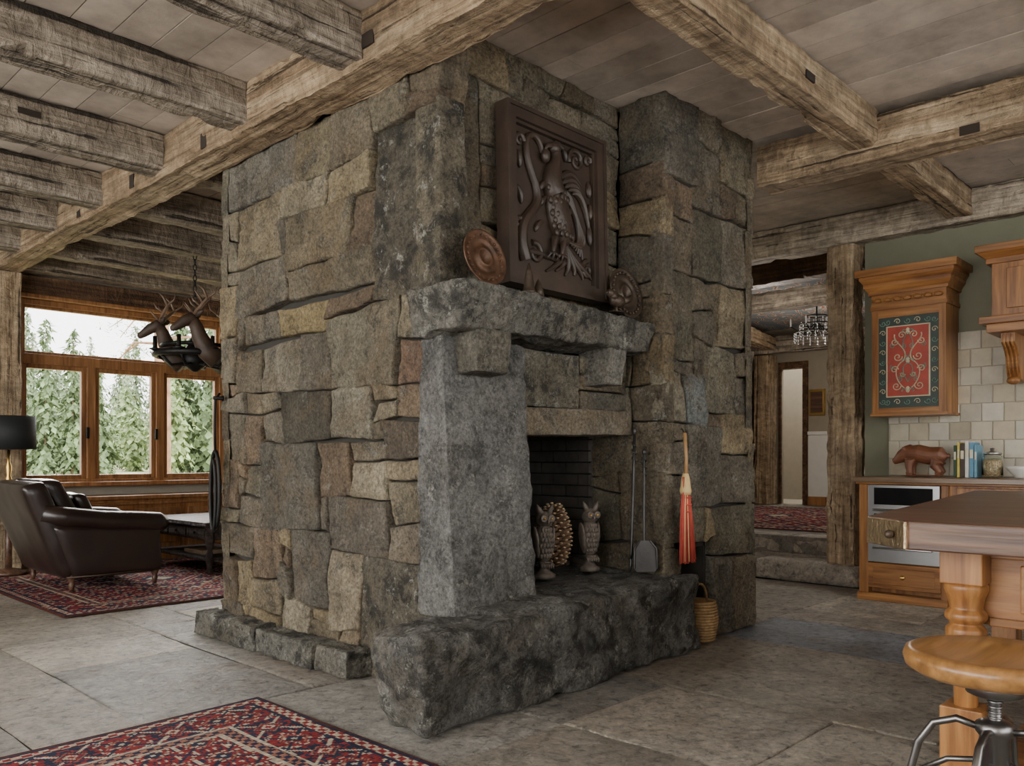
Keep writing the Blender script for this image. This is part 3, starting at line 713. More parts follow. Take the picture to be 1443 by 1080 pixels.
sv=bez((.14,.12),(.02,.40),(.34,.34),(.20,.56),16)+bez((.20,.56),(.08,.76),(.24,.84),(.28,.70),10)[1:]
fl(sv,[.034-.02*i/len(sv) for i in range(len(sv))],-.01); p.sph((.285,-.03,.68),(.028,.022,.036),M_carve)
for (cx,cz,r,t,a0,sg) in ((.22,.17,.055,1.3,2.0,-1),(.56,.73,.065,1.5,3.5,-1),(.66,.75,.03,1.2,0,1),(.64,.15,.05,1.3,1.5,1),(.11,.72,.035,1.2,0,1),(.10,.30,.03,1.1,0,1)):
    fl(spiral(cx,cz,r,t,a0,sg),[.017-.010*i/22 for i in range(23)])
for (x,z,dx,dz) in ((.12,.40,-.04,.08),(.26,.42,.05,.05),(.26,.50,.05,.05),(.11,.58,-.02,.08),(.22,.28,.07,.06),(.47,.70,-.03,.06),(.66,.64,.01,-.08),(.13,.24,-.04,.05),(.66,.40,.01,-.10),(.67,.52,.0,-.08)):
    leaf((x,z),(x+dx*.2,z+dz*.7),(x+dx*.7,z+dz),(x+dx,z+dz*1.1),.013)
T=Matrix.Translation(P0)@Matrix.Rotation(-.02,4,'X')
p.obj('carved_panel',bevel=.004,M=T)
q=B(); R_=Matrix.Rotation(math.radians(78),3,'X')
prof=[(.0,.012),(.03,.014),(.032,.022),(.045,.022),(.047,.01),(.075,.006),(.08,.014),(.09,.012),(.118,.016),(.125,.022),(.127,.016),(.12,.008),(.08,0),(.0,0)]
q.lathe([(r*1.05,z) for r,z in prof],(2.63,2.69,2.01),M_copper,40,M=R_)
for k in range(24):
    an=k*math.pi/12; q.sph(V((2.63,2.69,2.01))+R_@V((.107*math.cos(an),.107*math.sin(an),.016)),.007,M_copper,segs=8,rings=5)
q.obj('copper_plate')
q=B(); 
q.lathe([(r*1.15,z) for r,z in prof],(3.79,2.74,2.02),M_bronze,40,M=R_)
for k in range(24):
    an=k*math.pi/12; q.sph(V((3.79,2.74,2.02))+R_@V((.118*math.cos(an),.118*math.sin(an),.018)),.009,M_bronze,segs=8,rings=5)
q.obj('bronze_plate')
q=B(); q.lathe([(.035,0),(.035,.01),(.028,.02),(.022,.07),(.014,.11),(.004,.145)],(2.91,2.66,1.885),M_bronze,14); q.lathe([(.03,0),(.026,.03),(.012,.07),(.0,.09)],(3.0,2.68,1.885),M_bronze,14); q.obj('mantel_bell')
q=B(); bc=V((3.63,2.67,1.885)); 
q.sph(bc+V((0,0,.065)),(.06,.034,.038),M_bronze); q.sph(bc+V((-.06,0,.10)),(.026,.022,.024),M_bronze); q.tube([bc+V((-.03,0,.075)),bc+V((-.055,0,.1))],[.03,.02],M_bronze)
q.tube([bc+V((-.08,0,.1)),bc+V((-.1,0,.095))],[.01,.002],M_bronze); q.tube([bc+V((.04,0,.07)),bc+V((.1,0,.085)),bc+V((.13,0,.11))],[.025,.018,.008],M_bronze)
q.tube([bc+V((0,.01,.03)),bc+V((0,.012,0))],.008,M_bronze); q.tube([bc+V((-.02,-.01,.03)),bc+V((-.02,-.012,0))],.008,M_bronze)
q.sph(bc+V((0,0,.004)),(.06,.035,.006),M_bronze)
q.obj('bird_figurine')

# ---------------------------------------------------------------- hearth objects
def owl(x,y,z,rz):
    q=B(); q.T=Matrix.Translation((x,y,z))@Matrix.Rotation(rz,4,'Z')
    q.sph((0,0,.19),(.050,.045,.115),M_owl); q.sph((0,-.005,.315),(.05,.043,.045),M_owl)
    for s_ in(-1,1):
        q.tube([(.02*s_,-.01,.34),(.038*s_,-.012,.375),(.048*s_,-.01,.398)],[.020,.013,.003],M_owl)
        q.lathe([(.021,0),(.023,.006),(.016,.012),(.010,.010),(.0,.014)],(.022*s_,-.043,.322),M_owl,14,M=Matrix.Rotation(math.pi/2,3,'X'))
        q.sph((.022*s_,-.054,.322),.008,M_brass,segs=8,rings=6)
        q.sph((.045*s_,.004,.19),(.014,.034,.09),M_owl,M=Matrix.Rotation(.12*s_,3,'Y'))
        for k in range(3): q.tube([(.02*s_+(k-1)*.011,-.02,.085),(.02*s_+(k-1)*.013,-.045,.07),(.02*s_+(k-1)*.013,-.05,.055)],[.009,.008,.003],M_owl)
    q.tube([(0,-.045,.318),(0,-.058,.305),(0,-.056,.292)],[.009,.006,.001],M_owl)
    for r in range(6):
        for k in range(5):
            a=(k-2)*.38+(r%2)*.19; zz=.12+r*.028; rr_=.048*math.sqrt(max(.1,1-((zz-.19)/.115)**2))
            q.sph((rr_*math.sin(a),-rr_*math.cos(a)*.95,zz),(.010,.006,.014),M_owl,segs=8,rings=5)
    q.lathe([(.06,0),(.062,.02),(.035,.035),(.025,.06),(.035,.08),(.045,.09)],(0,0,0),M_owl,16)
    q.bx(-.012,.012,.02,.30,.03,.055,M_owl); q.bx(-.012,.012,.27,.30,0,.055,M_owl)
    return q.obj('owl_andiron')
owl(3.325,2.93,.452,-.4); owl(3.72,2.93,.452,-.4)
q=B(); cx,cy,cz=3.58,3.08,.452
q.sph((cx,cy,cz+.17),(.055,.055,.15),M_cone,col=(.12,.07,.04))
for i in range(170):
    f=i/170; a=i*2.39996; z=cz+.02+f*.35; r=.085*math.sin(math.pi*min(1,(f*.86+.12)))**.7+.006
    o=V((math.cos(a),math.sin(a),0)); c0=V((cx,cy,z)); sd=V((-o.y,o.x,0)); w=.026*(1.1-f*.5)
    q.hexa([c0+o*r*.4-sd*w*.4,c0+o*r*.4+sd*w*.4,c0+o*(r+.010)+sd*w*.5+V((0,0,.014)),c0+o*(r+.010)-sd*w*.5+V((0,0,.014)),
            c0+o*r*.4-sd*w*.4+V((0,0,.008)),c0+o*r*.4+sd*w*.4+V((0,0,.008)),c0+o*(r+.014)+sd*w*.4+V((0,0,.024)),c0+o*(r+.014)-sd*w*.4+V((0,0,.024))],M_cone,col=(.18,.11,.065))
    q.sph(c0+o*(r+.011)+V((0,0,.019)),(.010,.010,.006),M_cone,segs=6,rings=4,col=(.38,.28,.17))
q.obj('giant_pine_cone')
q=B(); z0=.462
q.tube([(3.79,2.70,z0),(3.80,2.70,.50),(3.85,2.72,.9),(3.87,2.73,1.04),(3.885,2.735,1.24)],.0085,M_tool,8)
q.tube([(3.875+.011*math.sin(i*.9),2.733+.011*math.cos(i*.9),1.06+i*.006) for i in range(24)],.004,M_tool,6)
q.sph((3.886,2.735,1.25),(.013,.013,.022),M_tool); q.tube([(3.81,2.70,.56),(3.775,2.68,.54),(3.765,2.675,.57)],[.008,.006,.003],M_tool,6)
q.obj('fire_poker')
q=B()
q.tube([(3.845,2.64,.60),(3.87,2.66,.8),(3.90,2.68,1.12)],.0075,M_tool,8); q.tube([(3.895+.011*math.sin(i*.9),2.675+.011*math.cos(i*.9),.98+i*.006) for i in range(20)],.004,M_tool,6)
q.sph((3.902,2.681,1.13),(.013,.013,.02),M_tool)
q.T=Matrix.Translation((3.83,2.62,.462))@Matrix.Rotation(-.75,4,'Z')@Matrix.Rotation(-.14,4,'X')
q.prism([(-.066,.02),(-.05,.0),(.05,.0),(.066,.02),(.062,.14),(.03,.175),(-.03,.175),(-.062,.14)],1,-.004,.004,M_tool)
for s_ in(-1,1): q.tube([(s_*.064,-.008,.02),(s_*.062,-.012,.13),(s_*.03,-.006,.175)],.007,M_tool,6)
q.obj('fire_shovel',bevel=.001)
q=B(); bxx,byy=4.05,2.495
q.tube([(bxx-.01,byy,.93),(bxx-.012,byy-.005,1.1),(bxx-.02,byy,1.24)],[.012,.011,.010],M_handle,10)
q.tube([(bxx-.02,byy,1.235),(bxx-.03,byy+.01,1.26),(bxx-.018,byy+.03,1.26)],.003,M_iron,6)
rg=random.Random(8)
for i in range(150):
    a=rg.uniform(0,6.28);r=math.sqrt(rg.random()); x1=r*math.cos(a)*.078; y1=r*math.sin(a)*.022
    q.tube([(bxx-.01+x1*.3,byy+y1*.5,.99),(bxx-.01+x1*.35,byy+y1*.6,.93),(bxx+x1*.75,byy+y1*.9,.72),(bxx+.012+x1,byy+y1,.50+rg.uniform(0,.02))],[.004,.004,.004,.003],M_red if i%14 else M_straw,5)
q.lathe([(.028,0),(.034,.02),(.028,.05),(.024,.09),(.016,.12)],(bxx-.01,byy,.89),M_straw,14)
for z in (.87,.83,.79): q.lathe([(.030,0),(.034,.004),(.030,.008)],(bxx,byy,z),M_red,14,M=Matrix.Diagonal((1.25,.75,1)))
q.obj('hearth_broom')
q=B(); kx,ky=4.36,2.60
for k in range(14):
    z=.014+k*.017; r=.085+.02*math.sin(k/13*math.pi*.9)
    q.tube([(kx+(r+.003*((i+k)%2))*math.cos(i*math.pi/14),ky+(r+.003*((i+k)%2))*math.sin(i*math.pi/14),z) for i in range(28)],.009,M_wicker,6,closed=True)
q.lathe([(.08,.006),(.09,.1),(.095,.23),(.085,.23),(.07,.02),(0,.02)],(kx,ky,0),M_wicker,20)
q.tube([(kx+.09*math.cos(i*math.pi/10),ky,.23+.11*math.sin(i*math.pi/10)) for i in range(11)],.008,M_wicker,6)
q.obj('wicker_basket')

# ---------------------------------------------------------------- kitchen wall run
k=B()
k.bx(6.56,7.14,-1.5,2.47,.1,.91,M_honey); k.bx(6.60,7.14,-1.5,2.44,.0,.1,M_honey)
k.bx(6.47,7.12,-1.5,2.50,.91,.95,M_counter); k.bx(6.50,7.14,-1.5,2.49,.895,.912,M_honeyh)
k.bx(6.52,6.6,2.40,2.47,.0,.895,M_honey); k.bx(6.52,6.6,1.83,1.88,.0,.895,M_honey); k.bx(6.50,6.6,1.83,2.48,.0,.06,M_honeyh)
k.bx(6.515,6.6,1.88,2.40,.10,.29,M_honeyh); k.bx(6.505,6.52,1.92,2.36,.13,.26,M_honeyh); k.sph((6.495,2.14,.195),.018,M_brass)
y=1.78
for _ in range(6):
    k.bx(6.53,6.56,y-.5,y,.12,.88,M_honey); k.bx(6.515,6.54,y-.42,y-.08,.2,.80,M_honey); y-=.54
k.obj('kitchen_base_cabinet',bevel=.005)
k=B()
k.bx(6.505,6.558,1.885,2.395,.30,.89,M_steel); k.bx(6.498,6.51,1.93,2.35,.74,.87,M_glassb); k.bx(6.498,6.51,1.93,2.35,.46,.67,M_glassb)
k.tube([(6.47,1.93,.70),(6.47,2.35,.70)],.010,M_steel,10); 
for y in (1.96,2.32): k.tube([(6.47,y,.70),(6.505,y,.70)],.007,M_steel,8)
k.tube([(6.47,1.93,.41),(6.47,2.35,.41)],.008,M_steel,10)
for y in (1.96,2.32): k.tube([(6.47,y,.41),(6.505,y,.41)],.006,M_steel,8)
k.obj('built_in_oven',bevel=.003)
k=B(); rg=random.Random(31)
for r in range(8):
    z=.955+r*.142
    y=-1.5+(.075 if r%2 else 0)
    while y<2.42:
        kk=rg.uniform(.82,1.15); base=rg.choice([(.47,.42,.32),(.50,.46,.37),(.42,.36,.26),(.48,.44,.35)])
        y1=min(y+.148,2.46); k.bx(7.125,7.142,y+.002,y1-.002,z,z+.138,M_tile,tuple(c_*kk for c_ in base)); y+=.152
k.bx(7.135,7.149,-1.5,2.46,.95,2.09,M_plaster)
k.obj('tile_backsplash',bevel=.004)
k=B(); y0,y1,z0,z1=1.93,2.48,1.45,2.46
k.bx(6.85,7.14,y0,y1,z0,z1,M_honey)
FT=.05
for a_,b_ in ((y0,y0+FT),(y1-FT,y1)): k.bx(6.815,6.85,a_,b_,z0,2.30,M_honey)
k.bx(6.816,6.85,y0+FT,y1-FT,z0,z0+.045,M_honeyh); k.bx(6.816,6.85,y0+FT,y1-FT,2.215,2.30,M_honeyh)
k.bx(6.81,7.14,y0-.012,y1+.012,z0-.02,z0,M_honeyh)
for i,(g,za,zb) in enumerate(((.012,2.28,2.31),(.003,2.31,2.40),(.02,2.40,2.425),(.05,2.46,2.49),(.075,2.52,2.545),(.10,2.545,2.60))):
    k.bx(6.815-g,7.14,y0-g,y1+g,za,zb,M_honeyh)
def cove(k,g0,z0_,g1,z1_,X,ya,yb):
    k.hexa([(X-g0,ya-g0,z0_),(7.14,ya-g0,z0_),(7.14,yb+g0,z0_),(X-g0,yb+g0,z0_),(X-g1,ya-g1,z1_),(7.14,ya-g1,z1_),(7.14,yb+g1,z1_),(X-g1,yb+g1,z1_)],M_honeyh)
cove(k,.02,2.42,.05,2.465,6.82,y0,y1); cove(k,.05,2.485,.075,2.525,6.82,y0,y1)
for i in range(7):
    yy=y0+.05+i*.075
    k.tube([(6.808,yy+.03*math.cos(t*.5),2.355+.024*math.sin(t*.5)*(1-t/20)) for t in range(14)],[.009-.0004*t for t in range(14)],M_honeyh,6)
    k.sph((6.806,yy+.037,2.355),(.008,.012,.014),M_honeyh,segs=8,rings=6)
M_pg=plain('painted_green_black',(.030,.045,.036),.45); M_pr=plain('painted_red',(.33,.042,.025),.45,0,.25); M_pc=plain('painted_cream_scroll',(.52,.46,.30),.5); M_pt=plain('painted_teal',(.16,.26,.20),.5)
ya,yb,za,zb=y0+FT,y1-FT,z0+.045,2.215
k.bx(6.824,6.852,ya,yb,za,zb,M_pg)
k.bx(6.814,6.84,ya+.07,yb-.07,za+.09,zb-.08,M_pr)
for (a_,b_,c_,d_) in ((ya+.065,yb-.065,za+.083,za+.091),(ya+.065,yb-.065,zb-.081,zb-.073)): k.bx(6.811,6.84,a_,b_,c_,d_,M_pc)
for (a_,b_) in ((ya+.063,ya+.071),(yb-.071,yb-.063)): k.bx(6.811,6.84,a_,b_,za+.083,zb-.073,M_pc)
ym=(ya+yb)/2; zm=(za+zb)/2+.01
def sc(pts,r,mat,X):
    for s_ in(-1,1): k.tube([(X,ym+s_*a_,b_) for a_,b_ in pts],r,mat,6)
XS=6.8135
sc(bez((0,za+.13),(.10,za+.2),(.12,za+.32),(.03,zm)),.0045,M_pc,XS); sc(bez((.03,zm),(-.02,zm+.1),(.12,zm+.14),(.10,zb-.14)),.0045,M_pc,XS)
sc(bez((0,za+.2),(.03,za+.25),(.06,za+.33),(0,zm-.02)),.004,M_pt,XS); sc(bez((0,zm+.02),(.05,zm+.08),(.05,zm+.16),(0,zb-.13)),.004,M_pt,XS)
for (a_,zz,r_,sg) in ((.085,za+.17,.035,1),(.10,za+.30,.03,-1),(.075,zm+.03,.035,1),(.045,zb-.15,.03,-1),(.10,zb-.20,.028,1),(.04,za+.26,.02,1)):
    sc(spiral(a_,zz,r_,1.3,3.1,sg),.004,M_pc,XS)
for (a_,zz,r_,sg) in ((.06,za+.22,.02,1),(.115,zm-.05,.02,-1),(.03,zm+.11,.02,1),(.115,zm+.12,.02,-1),(.05,zm-.12,.022,1)):
    sc(spiral(a_,zz,r_,1.2,1.1,sg),.0035,M_pt,XS)
for zz in (za+.14,zm,zb-.12): 
    k.sph((XS,ym,zz),(.004,.016,.026),M_pc,segs=8,rings=6); sc(bez((.01,zz),(.03,zz+.02),(.04,zz+.01),(.045,zz-.015)),.005,M_pt,XS)
for q_ in range(9):
    zz=za+.05+q_*.078
    sc(spiral((yb-ya)/2-.034,zz,.024,1.2,0,1 if q_%2 else -1),.0032,M_pc if q_%2 else M_pt,6.8235)
for q_ in range(5):
    for zz in (za+.045,zb-.038):
        k.tube([(6.8235,a_,b_) for a_,b_ in spiral(ya+.08+q_*.075,zz,.025,1.2,0,1 if q_%2 else -1)],.0032,M_pc if q_%2 else M_pt,6)
k.obj('painted_wall_cabinet',bevel=.002)
k=B()
k.bx(6.72,7.12,-.4,1.60,2.1,2.56,M_honey)
for (g,a_,b_) in ((.03,2.50,2.54),(.09,2.58,2.63),(.003,2.1,2.13)): k.bx(6.72-g,7.12,-.4,1.60+g,a_,b_,M_honeyh)
cove(k,.03,2.535,.085,2.585,6.72,-.3,1.6)
k.bx(6.62,7.12,-.5,1.66,2.06,2.11,M_honeyh); k.bx(6.66,7.12,-.5,1.62,2.0,2.06,M_honeyh)
k.bx(6.70,6.73,.9,1.5,2.17,2.46,M_honey)
for yc in (1.50,-.3):
    k.prism([(6.74,2.0),(6.74,1.93),(6.80,1.90),(6.86,1.84),(6.88,1.76),(6.93,1.68),(7.0,1.66),(7.12,1.66),(7.12,2.0)],1,yc-.045,yc+.045,M_honey)
    for dx in (-.025,0,.025): k.tube([(6.735,yc+dx,1.99),(6.735,yc+dx,1.93),(6.795,yc+dx,1.895),(6.855,yc+dx,1.835),(6.875,yc+dx,1.76),(6.92,yc+dx,1.69)],.009,M_honeyh,6)
    k.sph((6.90,yc,1.665),(.03,.045,.03),M_honeyh)
k.obj('range_hood_cabinet',bevel=.005)
q=B(); q.T=Matrix.Translation((6.82,2.10,.953))@Matrix.Rotation(math.pi/2,4,'Z')
q.tube([(-.17,0,.14),(-.13,0,.165),(-.05,0,.16),(.03,0,.18),(.09,0,.18),(.14,0,.16)],[.03,.066,.070,.07,.062,.045],M_bear,14)
q.tube([(.06,0,.215),(.10,0,.19),(.15,0,.155),(.19,0,.125),(.215,0,.112)],[.045,.058,.052,.031,.022],M_bear,12)
for s_ in(-1,1):
    q.sph((.125,s_*.040,.215),(.016,.013,.02),M_bear)
    q.tube([(.08,s_*.035,.13),(.085,s_*.04,.07),(.08,s_*.04,.03),(.10,s_*.04,.014)],[.04,.028,.024,.02],M_bear,10)
    q.tube([(-.12,s_*.035,.12),(-.10,s_*.042,.08),(-.135,s_*.042,.035),(-.11,s_*.042,.014)],[.048,.036,.024,.02],M_bear,10)
q.sph((-.01,0,.006),(.18,.062,.007),M_bear); q.sph((-.185,0,.16),.018,M_bear)
q.obj('carved_bear',remesh=.006)
q=B(); y=1.875
for (w,h,c_) in ((.022,.24,(.04,.07,.04)),(.02,.26,(.55,.45,.10)),(.03,.25,(.07,.05,.04)),(.028,.27,(.6,.58,.52)),(.03,.26,(.12,.26,.38)),(.02,.24,(.16,.32,.42))):
    q.bx(6.80,6.97,y-w+.001,y-.001,.952,.952+h,M_attr,c_); q.bx(6.81,6.972,y-w+.004,y-.004,.955,.953+h,M_attr,(.6,.56,.46))
    q.bx(6.797,6.801,y-w+.004,y-.004,.951+h*.55,.951+h*.8,M_attr,(.6,.55,.4)); y-=w+.002
q.obj('cookbooks',bevel=.002)
m,nt,b=newmat('jar_glass'); b.inputs['Base Color'].default_value=(.9,.95,.93,1); b.inputs['Roughness'].default_value=.05; b.inputs['Transmission Weight'].default_value=1; b.inputs['IOR'].default_value=1.2
q=B(); jc=(6.85,1.625,.952)
q.lathe([(.0,.004),(.066,.004),(.07,.02),(.07,.15),(.055,.165),(.055,.17),(.05,.17),(.05,.16),(.065,.148),(.065,.02),(0,.01)],jc,m,24)
q.lathe([(.0,.012),(.062,.012),(.062,.125),(.03,.135),(0,.13)],jc,plain('dried_beans',(.45,.32,.18),.6,0,.9,.8,60,vs=90),20)
q.lathe([(.06,.170),(.062,.185),(.03,.19),(.012,.2),(.016,.215),(0,.22)],jc,M_steel,20); q.obj('storage_jar')
q=B(); q.lathe([(.04,0),(.045,.01),(.09,.06),(.10,.085),(.094,.085),(.08,.055),(0,.015)],(6.85,1.44,.952),M_cloth,28); q.obj('ceramic_bowl')

# ---------------------------------------------------------------- island
k=B()
poly=[(2.45,.79),(2.60,.96),(5.05,1.28),(5.2,-1.4),(2.45,-1.4)]
k.prism(poly[::-1],2,.84,.92,M_walnut)
k.bx(2.76,5.0,-1.3,.70,.60,.84,M_honeyh); k.bx(2.745,2.76,-1.3,.66,.80,.84,M_honeyh); k.bx(2.742,2.77,-1.3,.66,.60,.625,M_honeyh)
for ya_ in (.08,-.5,-1.1):
    k.bx(2.745,2.765,ya_,ya_+.5,.645,.785,M_honeyh); k.bx(2.735,2.75,ya_+.05,ya_+.45,.675,.755,M_honeyh)
k.bx(2.76,5.0,-1.3,.70,.12,.16,M_honeyh)
prof=[(.032,.33),(.034,.44),(.046,.52),(.056,.57),(.056,.59),(.042,.605),(.058,.62),(.058,.635),(.045,.65),(.05,.68),(.060,.705),(.060,.72),(.05,.73)]
for (x,y) in ((2.72,.715),(2.72,-1.2),(4.92,1.1),(4.95,-1.2)):
    k.lathe(prof,(x,y,0),M_honey,28); k.bx(x-.058,x+.058,y-.058,y+.058,.0,.36,M_honey); k.bx(x-.058,x+.058,y-.058,y+.058,.725,.84,M_honey)
k.bx(2.78,4.95,.66,.74,.62,.84,M_honeyh)
A_=V((2.45,.79,0));Bp=V((2.60,.96,0)); dd=(Bp-A_).normalized(); nn_=V((-dd.y,dd.x,0))
def dp(f,o,z): q_=A_.lerp(Bp,f)+nn_*o; return (q_.x,q_.y,z)
k.hexa([dp(.04,.008,.838),dp(.96,.008,.838),dp(.96,-.03,.838),dp(.04,-.03,.838),dp(.04,.008,.918),dp(.96,.008,.918),dp(.96,-.03,.918),dp(.04,-.03,.918)],M_hammer)
k.sph(dp(.3,.02,.878),.013,M_bronze)
k.obj('kitchen_island',bevel=.004)
q=B()
for kk in range(9):
    z=.17+kk*.018
    q.tube([(3.10+(.16+.004*((i+kk)%2))*math.cos(i*math.pi/16),.47+(.13+.004*((i+kk)%2))*math.sin(i*math.pi/16),z) for i in range(32)],.010,M_wicker,6,closed=True)
q.lathe([(.11,.162),(.125,.3),(.115,.3),(.1,.17),(0,.17)],(3.1,.47,0),M_wicker,20); q.obj('wicker_basket')
q=B(); sx,sy=2.13,.50; zs=.035
q.lathe([(.0,.558+zs),(.11,.558+zs),(.165,.566+zs),(.187,.580+zs),(.192,.60+zs),(.187,.615+zs),(.172,.621+zs),(.12,.612+zs),(.05,.608+zs),(.0,.608+zs)],(sx,sy,0),M_seat,40)
q.lathe([(.05,.555),(.06,.56),(.06,.595)],(sx,sy,0),M_pewter,20); q.lathe([(.014,.30),(.014,.57)],(sx,sy,0),M_pewter,14)
for z in [.31+i*.012 for i in range(20)]: q.lathe([(.014,0),(.017,.003),(.014,.006)],(sx,sy,z),M_pewter,12)
q.lathe([(.026,.38),(.032,.39),(.032,.46),(.04,.47),(.04,.49),(.022,.50)],(sx,sy,0),M_pewter,20)
for i in range(4):
    a_=math.radians(90*i); o=V((math.cos(a_),math.sin(a_),0)); c0=V((sx,sy,0))
    q.tube([c0+o*.03+V((0,0,.475)),c0+o*.08+V((0,0,.485)),c0+o*.13+V((0,0,.465)),c0+o*.165+V((0,0,.41)),c0+o*.185+V((0,0,.33)),c0+o*.195+V((0,0,.18)),c0+o*.21+V((0,0,.0))],[.008,.009,.009,.009,.009,.009,.010],M_pewter,10)
    q.tube([c0+o*.03+V((0,0,.40)),c0+o*.10+V((0,0,.385)),c0+o*.18+V((0,0,.33))],.007,M_pewter,8)
q.tube([(sx+.19*math.cos(i*math.pi/16),sy+.19*math.sin(i*math.pi/16),.20) for i in range(32)],.009,M_pewter,8,closed=True)
q.obj('bar_stool')

# ---------------------------------------------------------------- hall contents
q=B(); q.bx(12.30,12.39,6.30,6.98,.365,2.5,M_beamk); q.bx(12.27,12.31,6.36,6.92,.42,2.4,M_pg)
for s_ in range(5): q.tube([(12.262,6.5+a_*1.0,b_) for (a_,b_) in spiral(.1,.8+s_*.34,.12,1.4,0)],.012,M_brass,6)
q.obj('door_1')
q=B(); q.bx(12.36,12.398,4.6,5.46,.365,1.45,M_cloth); q.bx(12.34,12.398,4.6,5.46,1.45,1.5,M_cloth); q.bx(12.34,12.398,4.6,5.46,.365,.5,M_honey); q.obj('trim_2')
q=B(); q.bx(12.36,12.398,5.47,5.55,.365,2.5,M_beamk); q.bx(12.36,12.398,5.90,5.945,.365,2.5,M_beamk); q.bx(12.36,12.398,5.47,5.945,2.5,2.6,M_beamk); q.obj('door_2')
q=B(); q.bx(12.37,12.395,5.2,5.45,1.75,2.15,M_brass); q.bx(12.36,12.375,5.23,5.42,1.79,2.11,M_walnut); q.obj('framed_picture')
mg,nt,b=newmat('crystal'); b.inputs['Base Color'].default_value=(.85,.87,.9,1); b.inputs['Roughness'].default_value=.1; b.inputs['Metallic'].default_value=.6
q=B(); cc=V((9.8,4.22,0))
for r,z,n in ((.26,2.62,18),(.2,2.72,14),(.12,2.82,9)):
    q.tube([cc+V((r*math.cos(i*math.pi/12),r*math.sin(i*math.pi/12),z)) for i in range(24)],.008,M_iron,6,closed=True)
    for i in range(n):
        a_=i*2*math.pi/n; 
        for d_ in (0,.035,.07): q.sph(cc+V((r*math.cos(a_),r*math.sin(a_),z-.03-d_)),(.010,.010,.016),mg,segs=6,rings=4)
for i in range(6):
    a_=i*math.pi/3; q.tube([cc+V((0,0,2.75)),cc+V((.15*math.cos(a_),.15*math.sin(a_),2.6)),cc+V((.3*math.cos(a_),.3*math.sin(a_),2.7))],.008,M_iron,6); q.lathe([(.01,0),(.01,.08),(.0,.1)],cc+V((.3*math.cos(a_),.3*math.sin(a_),2.7)),M_cloth,8)
q.tube([cc+V((0,0,2.6)),cc+V((0,0,3.12))],.01,M_iron,6)
q.obj('crystal_chandelier')

# ---------------------------------------------------------------- outdoors
M_leaf=attmat('conifer_foliage',.9,.0,20,.3,1.0)
g=B(); M_gr=plain('dry_meadow',(.44,.44,.25),.95,0,.35,0,vs=.6)
n=24; vs=[];fs=[]
def gz(X,Y): return -.25+max(0,Y-12)*.022
for j in range(n+1):
    for i in range(n+1):
        X=-25+120*i/n;Y=9.6+95*j/n; vs.append((X,Y,gz(X,Y)+noise.noise(V((X*.2,Y*.2,0)))*.3*(min(1,(Y-9.6)/5))))
for j in range(n):
    for i in range(n): fs.append((j*(n+1)+i,j*(n+1)+i+1,(j+1)*(n+1)+i+1,(j+1)*(n+1)+i))
g.add(vs,fs,M_gr,True); g.obj('meadow_ground')
g=B(); rg=random.Random(77)
def tree(g,x,y,z,h,r,col,bushy=False):
    g.tube([(x,y,z),(x,y,z+h*.5),(x,y,z+h*.95)],[h*.012,h*.008,.01],M_leaf,5,col=(.24,.18,.14))
    L=int(20+h*1.6); vs=[];fs=[];cl=[]
    for l_ in range(L):
        f=l_/L; zc=z+h*(.05+.95*f); rr_=(r*(1-f)**.75 if not bushy else r*1.6*math.sin(math.pi*min(.98,f*.85+.12)))+.06
        nb=int(6+8*(1-f))
        for i in range(nb):
            a=rg.uniform(0,6.283); ln=rr_*rg.uniform(.5,1.12); dz=-rg.uniform(.0,.35)*ln
            ca,sa=math.cos(a),math.sin(a)
            for s_ in range(4):
                t=(s_+.5)/4+rg.uniform(-.1,.1); px,py,pz=x+ca*ln*t+rg.uniform(-.08,.08),y+sa*ln*t,zc+dz*t+rg.uniform(-.1,.1)
                w=rr_*.07*rg.uniform(.6,1.4)+.03; k_=rg.uniform(.6,1.35)
                o=len(vs); e_=rg.uniform(.08,.2)
                vs+= [(px-sa*w,py+ca*w,pz+rg.uniform(-.06,.06)),(px+sa*w,py-ca*w,pz+rg.uniform(-.06,.06)),(px+ca*e_+rg.uniform(-.1,.1),py+sa*e_,pz-rg.uniform(0,.22)),(px+rg.uniform(-.06,.06),py,pz+w*1.2)]
                cc_=tuple(c_*k_ for c_ in col); cl+= [cc_]*4
                fs+= [(o,o+2,o+1),(o,o+1,o+3)]
    g.add(vs,fs,M_leaf,False,None,cl)
for i in range(125):
    Y=rg.uniform(34,90); rt=rg.uniform(.18,.66); X=Y*rt
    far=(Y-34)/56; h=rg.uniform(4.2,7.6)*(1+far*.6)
    if rt>.43: h*=1.25
    bush=rg.random()<.3
    if bush: h*=.55
    c_=(.16+far*.26,.22+far*.26,.11+far*.25) if not bush else (.29+far*.15,.37+far*.15,.17+far*.18)  # foliage pales with distance, haze painted into the tree colours
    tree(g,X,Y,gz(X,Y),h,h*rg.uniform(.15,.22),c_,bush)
g.obj('pine_forest')
g=B(); M_bark=plain('pine_bark',(.34,.19,.12),.9,0,.5,.6,14,vs=6)
tx,ty=6.55,15.2
g.tube([(tx,ty,-.3),(tx+.03,ty,2),(tx-.02,ty,5),(tx,ty,9)],[.17,.14,.12,.09],M_bark,12)
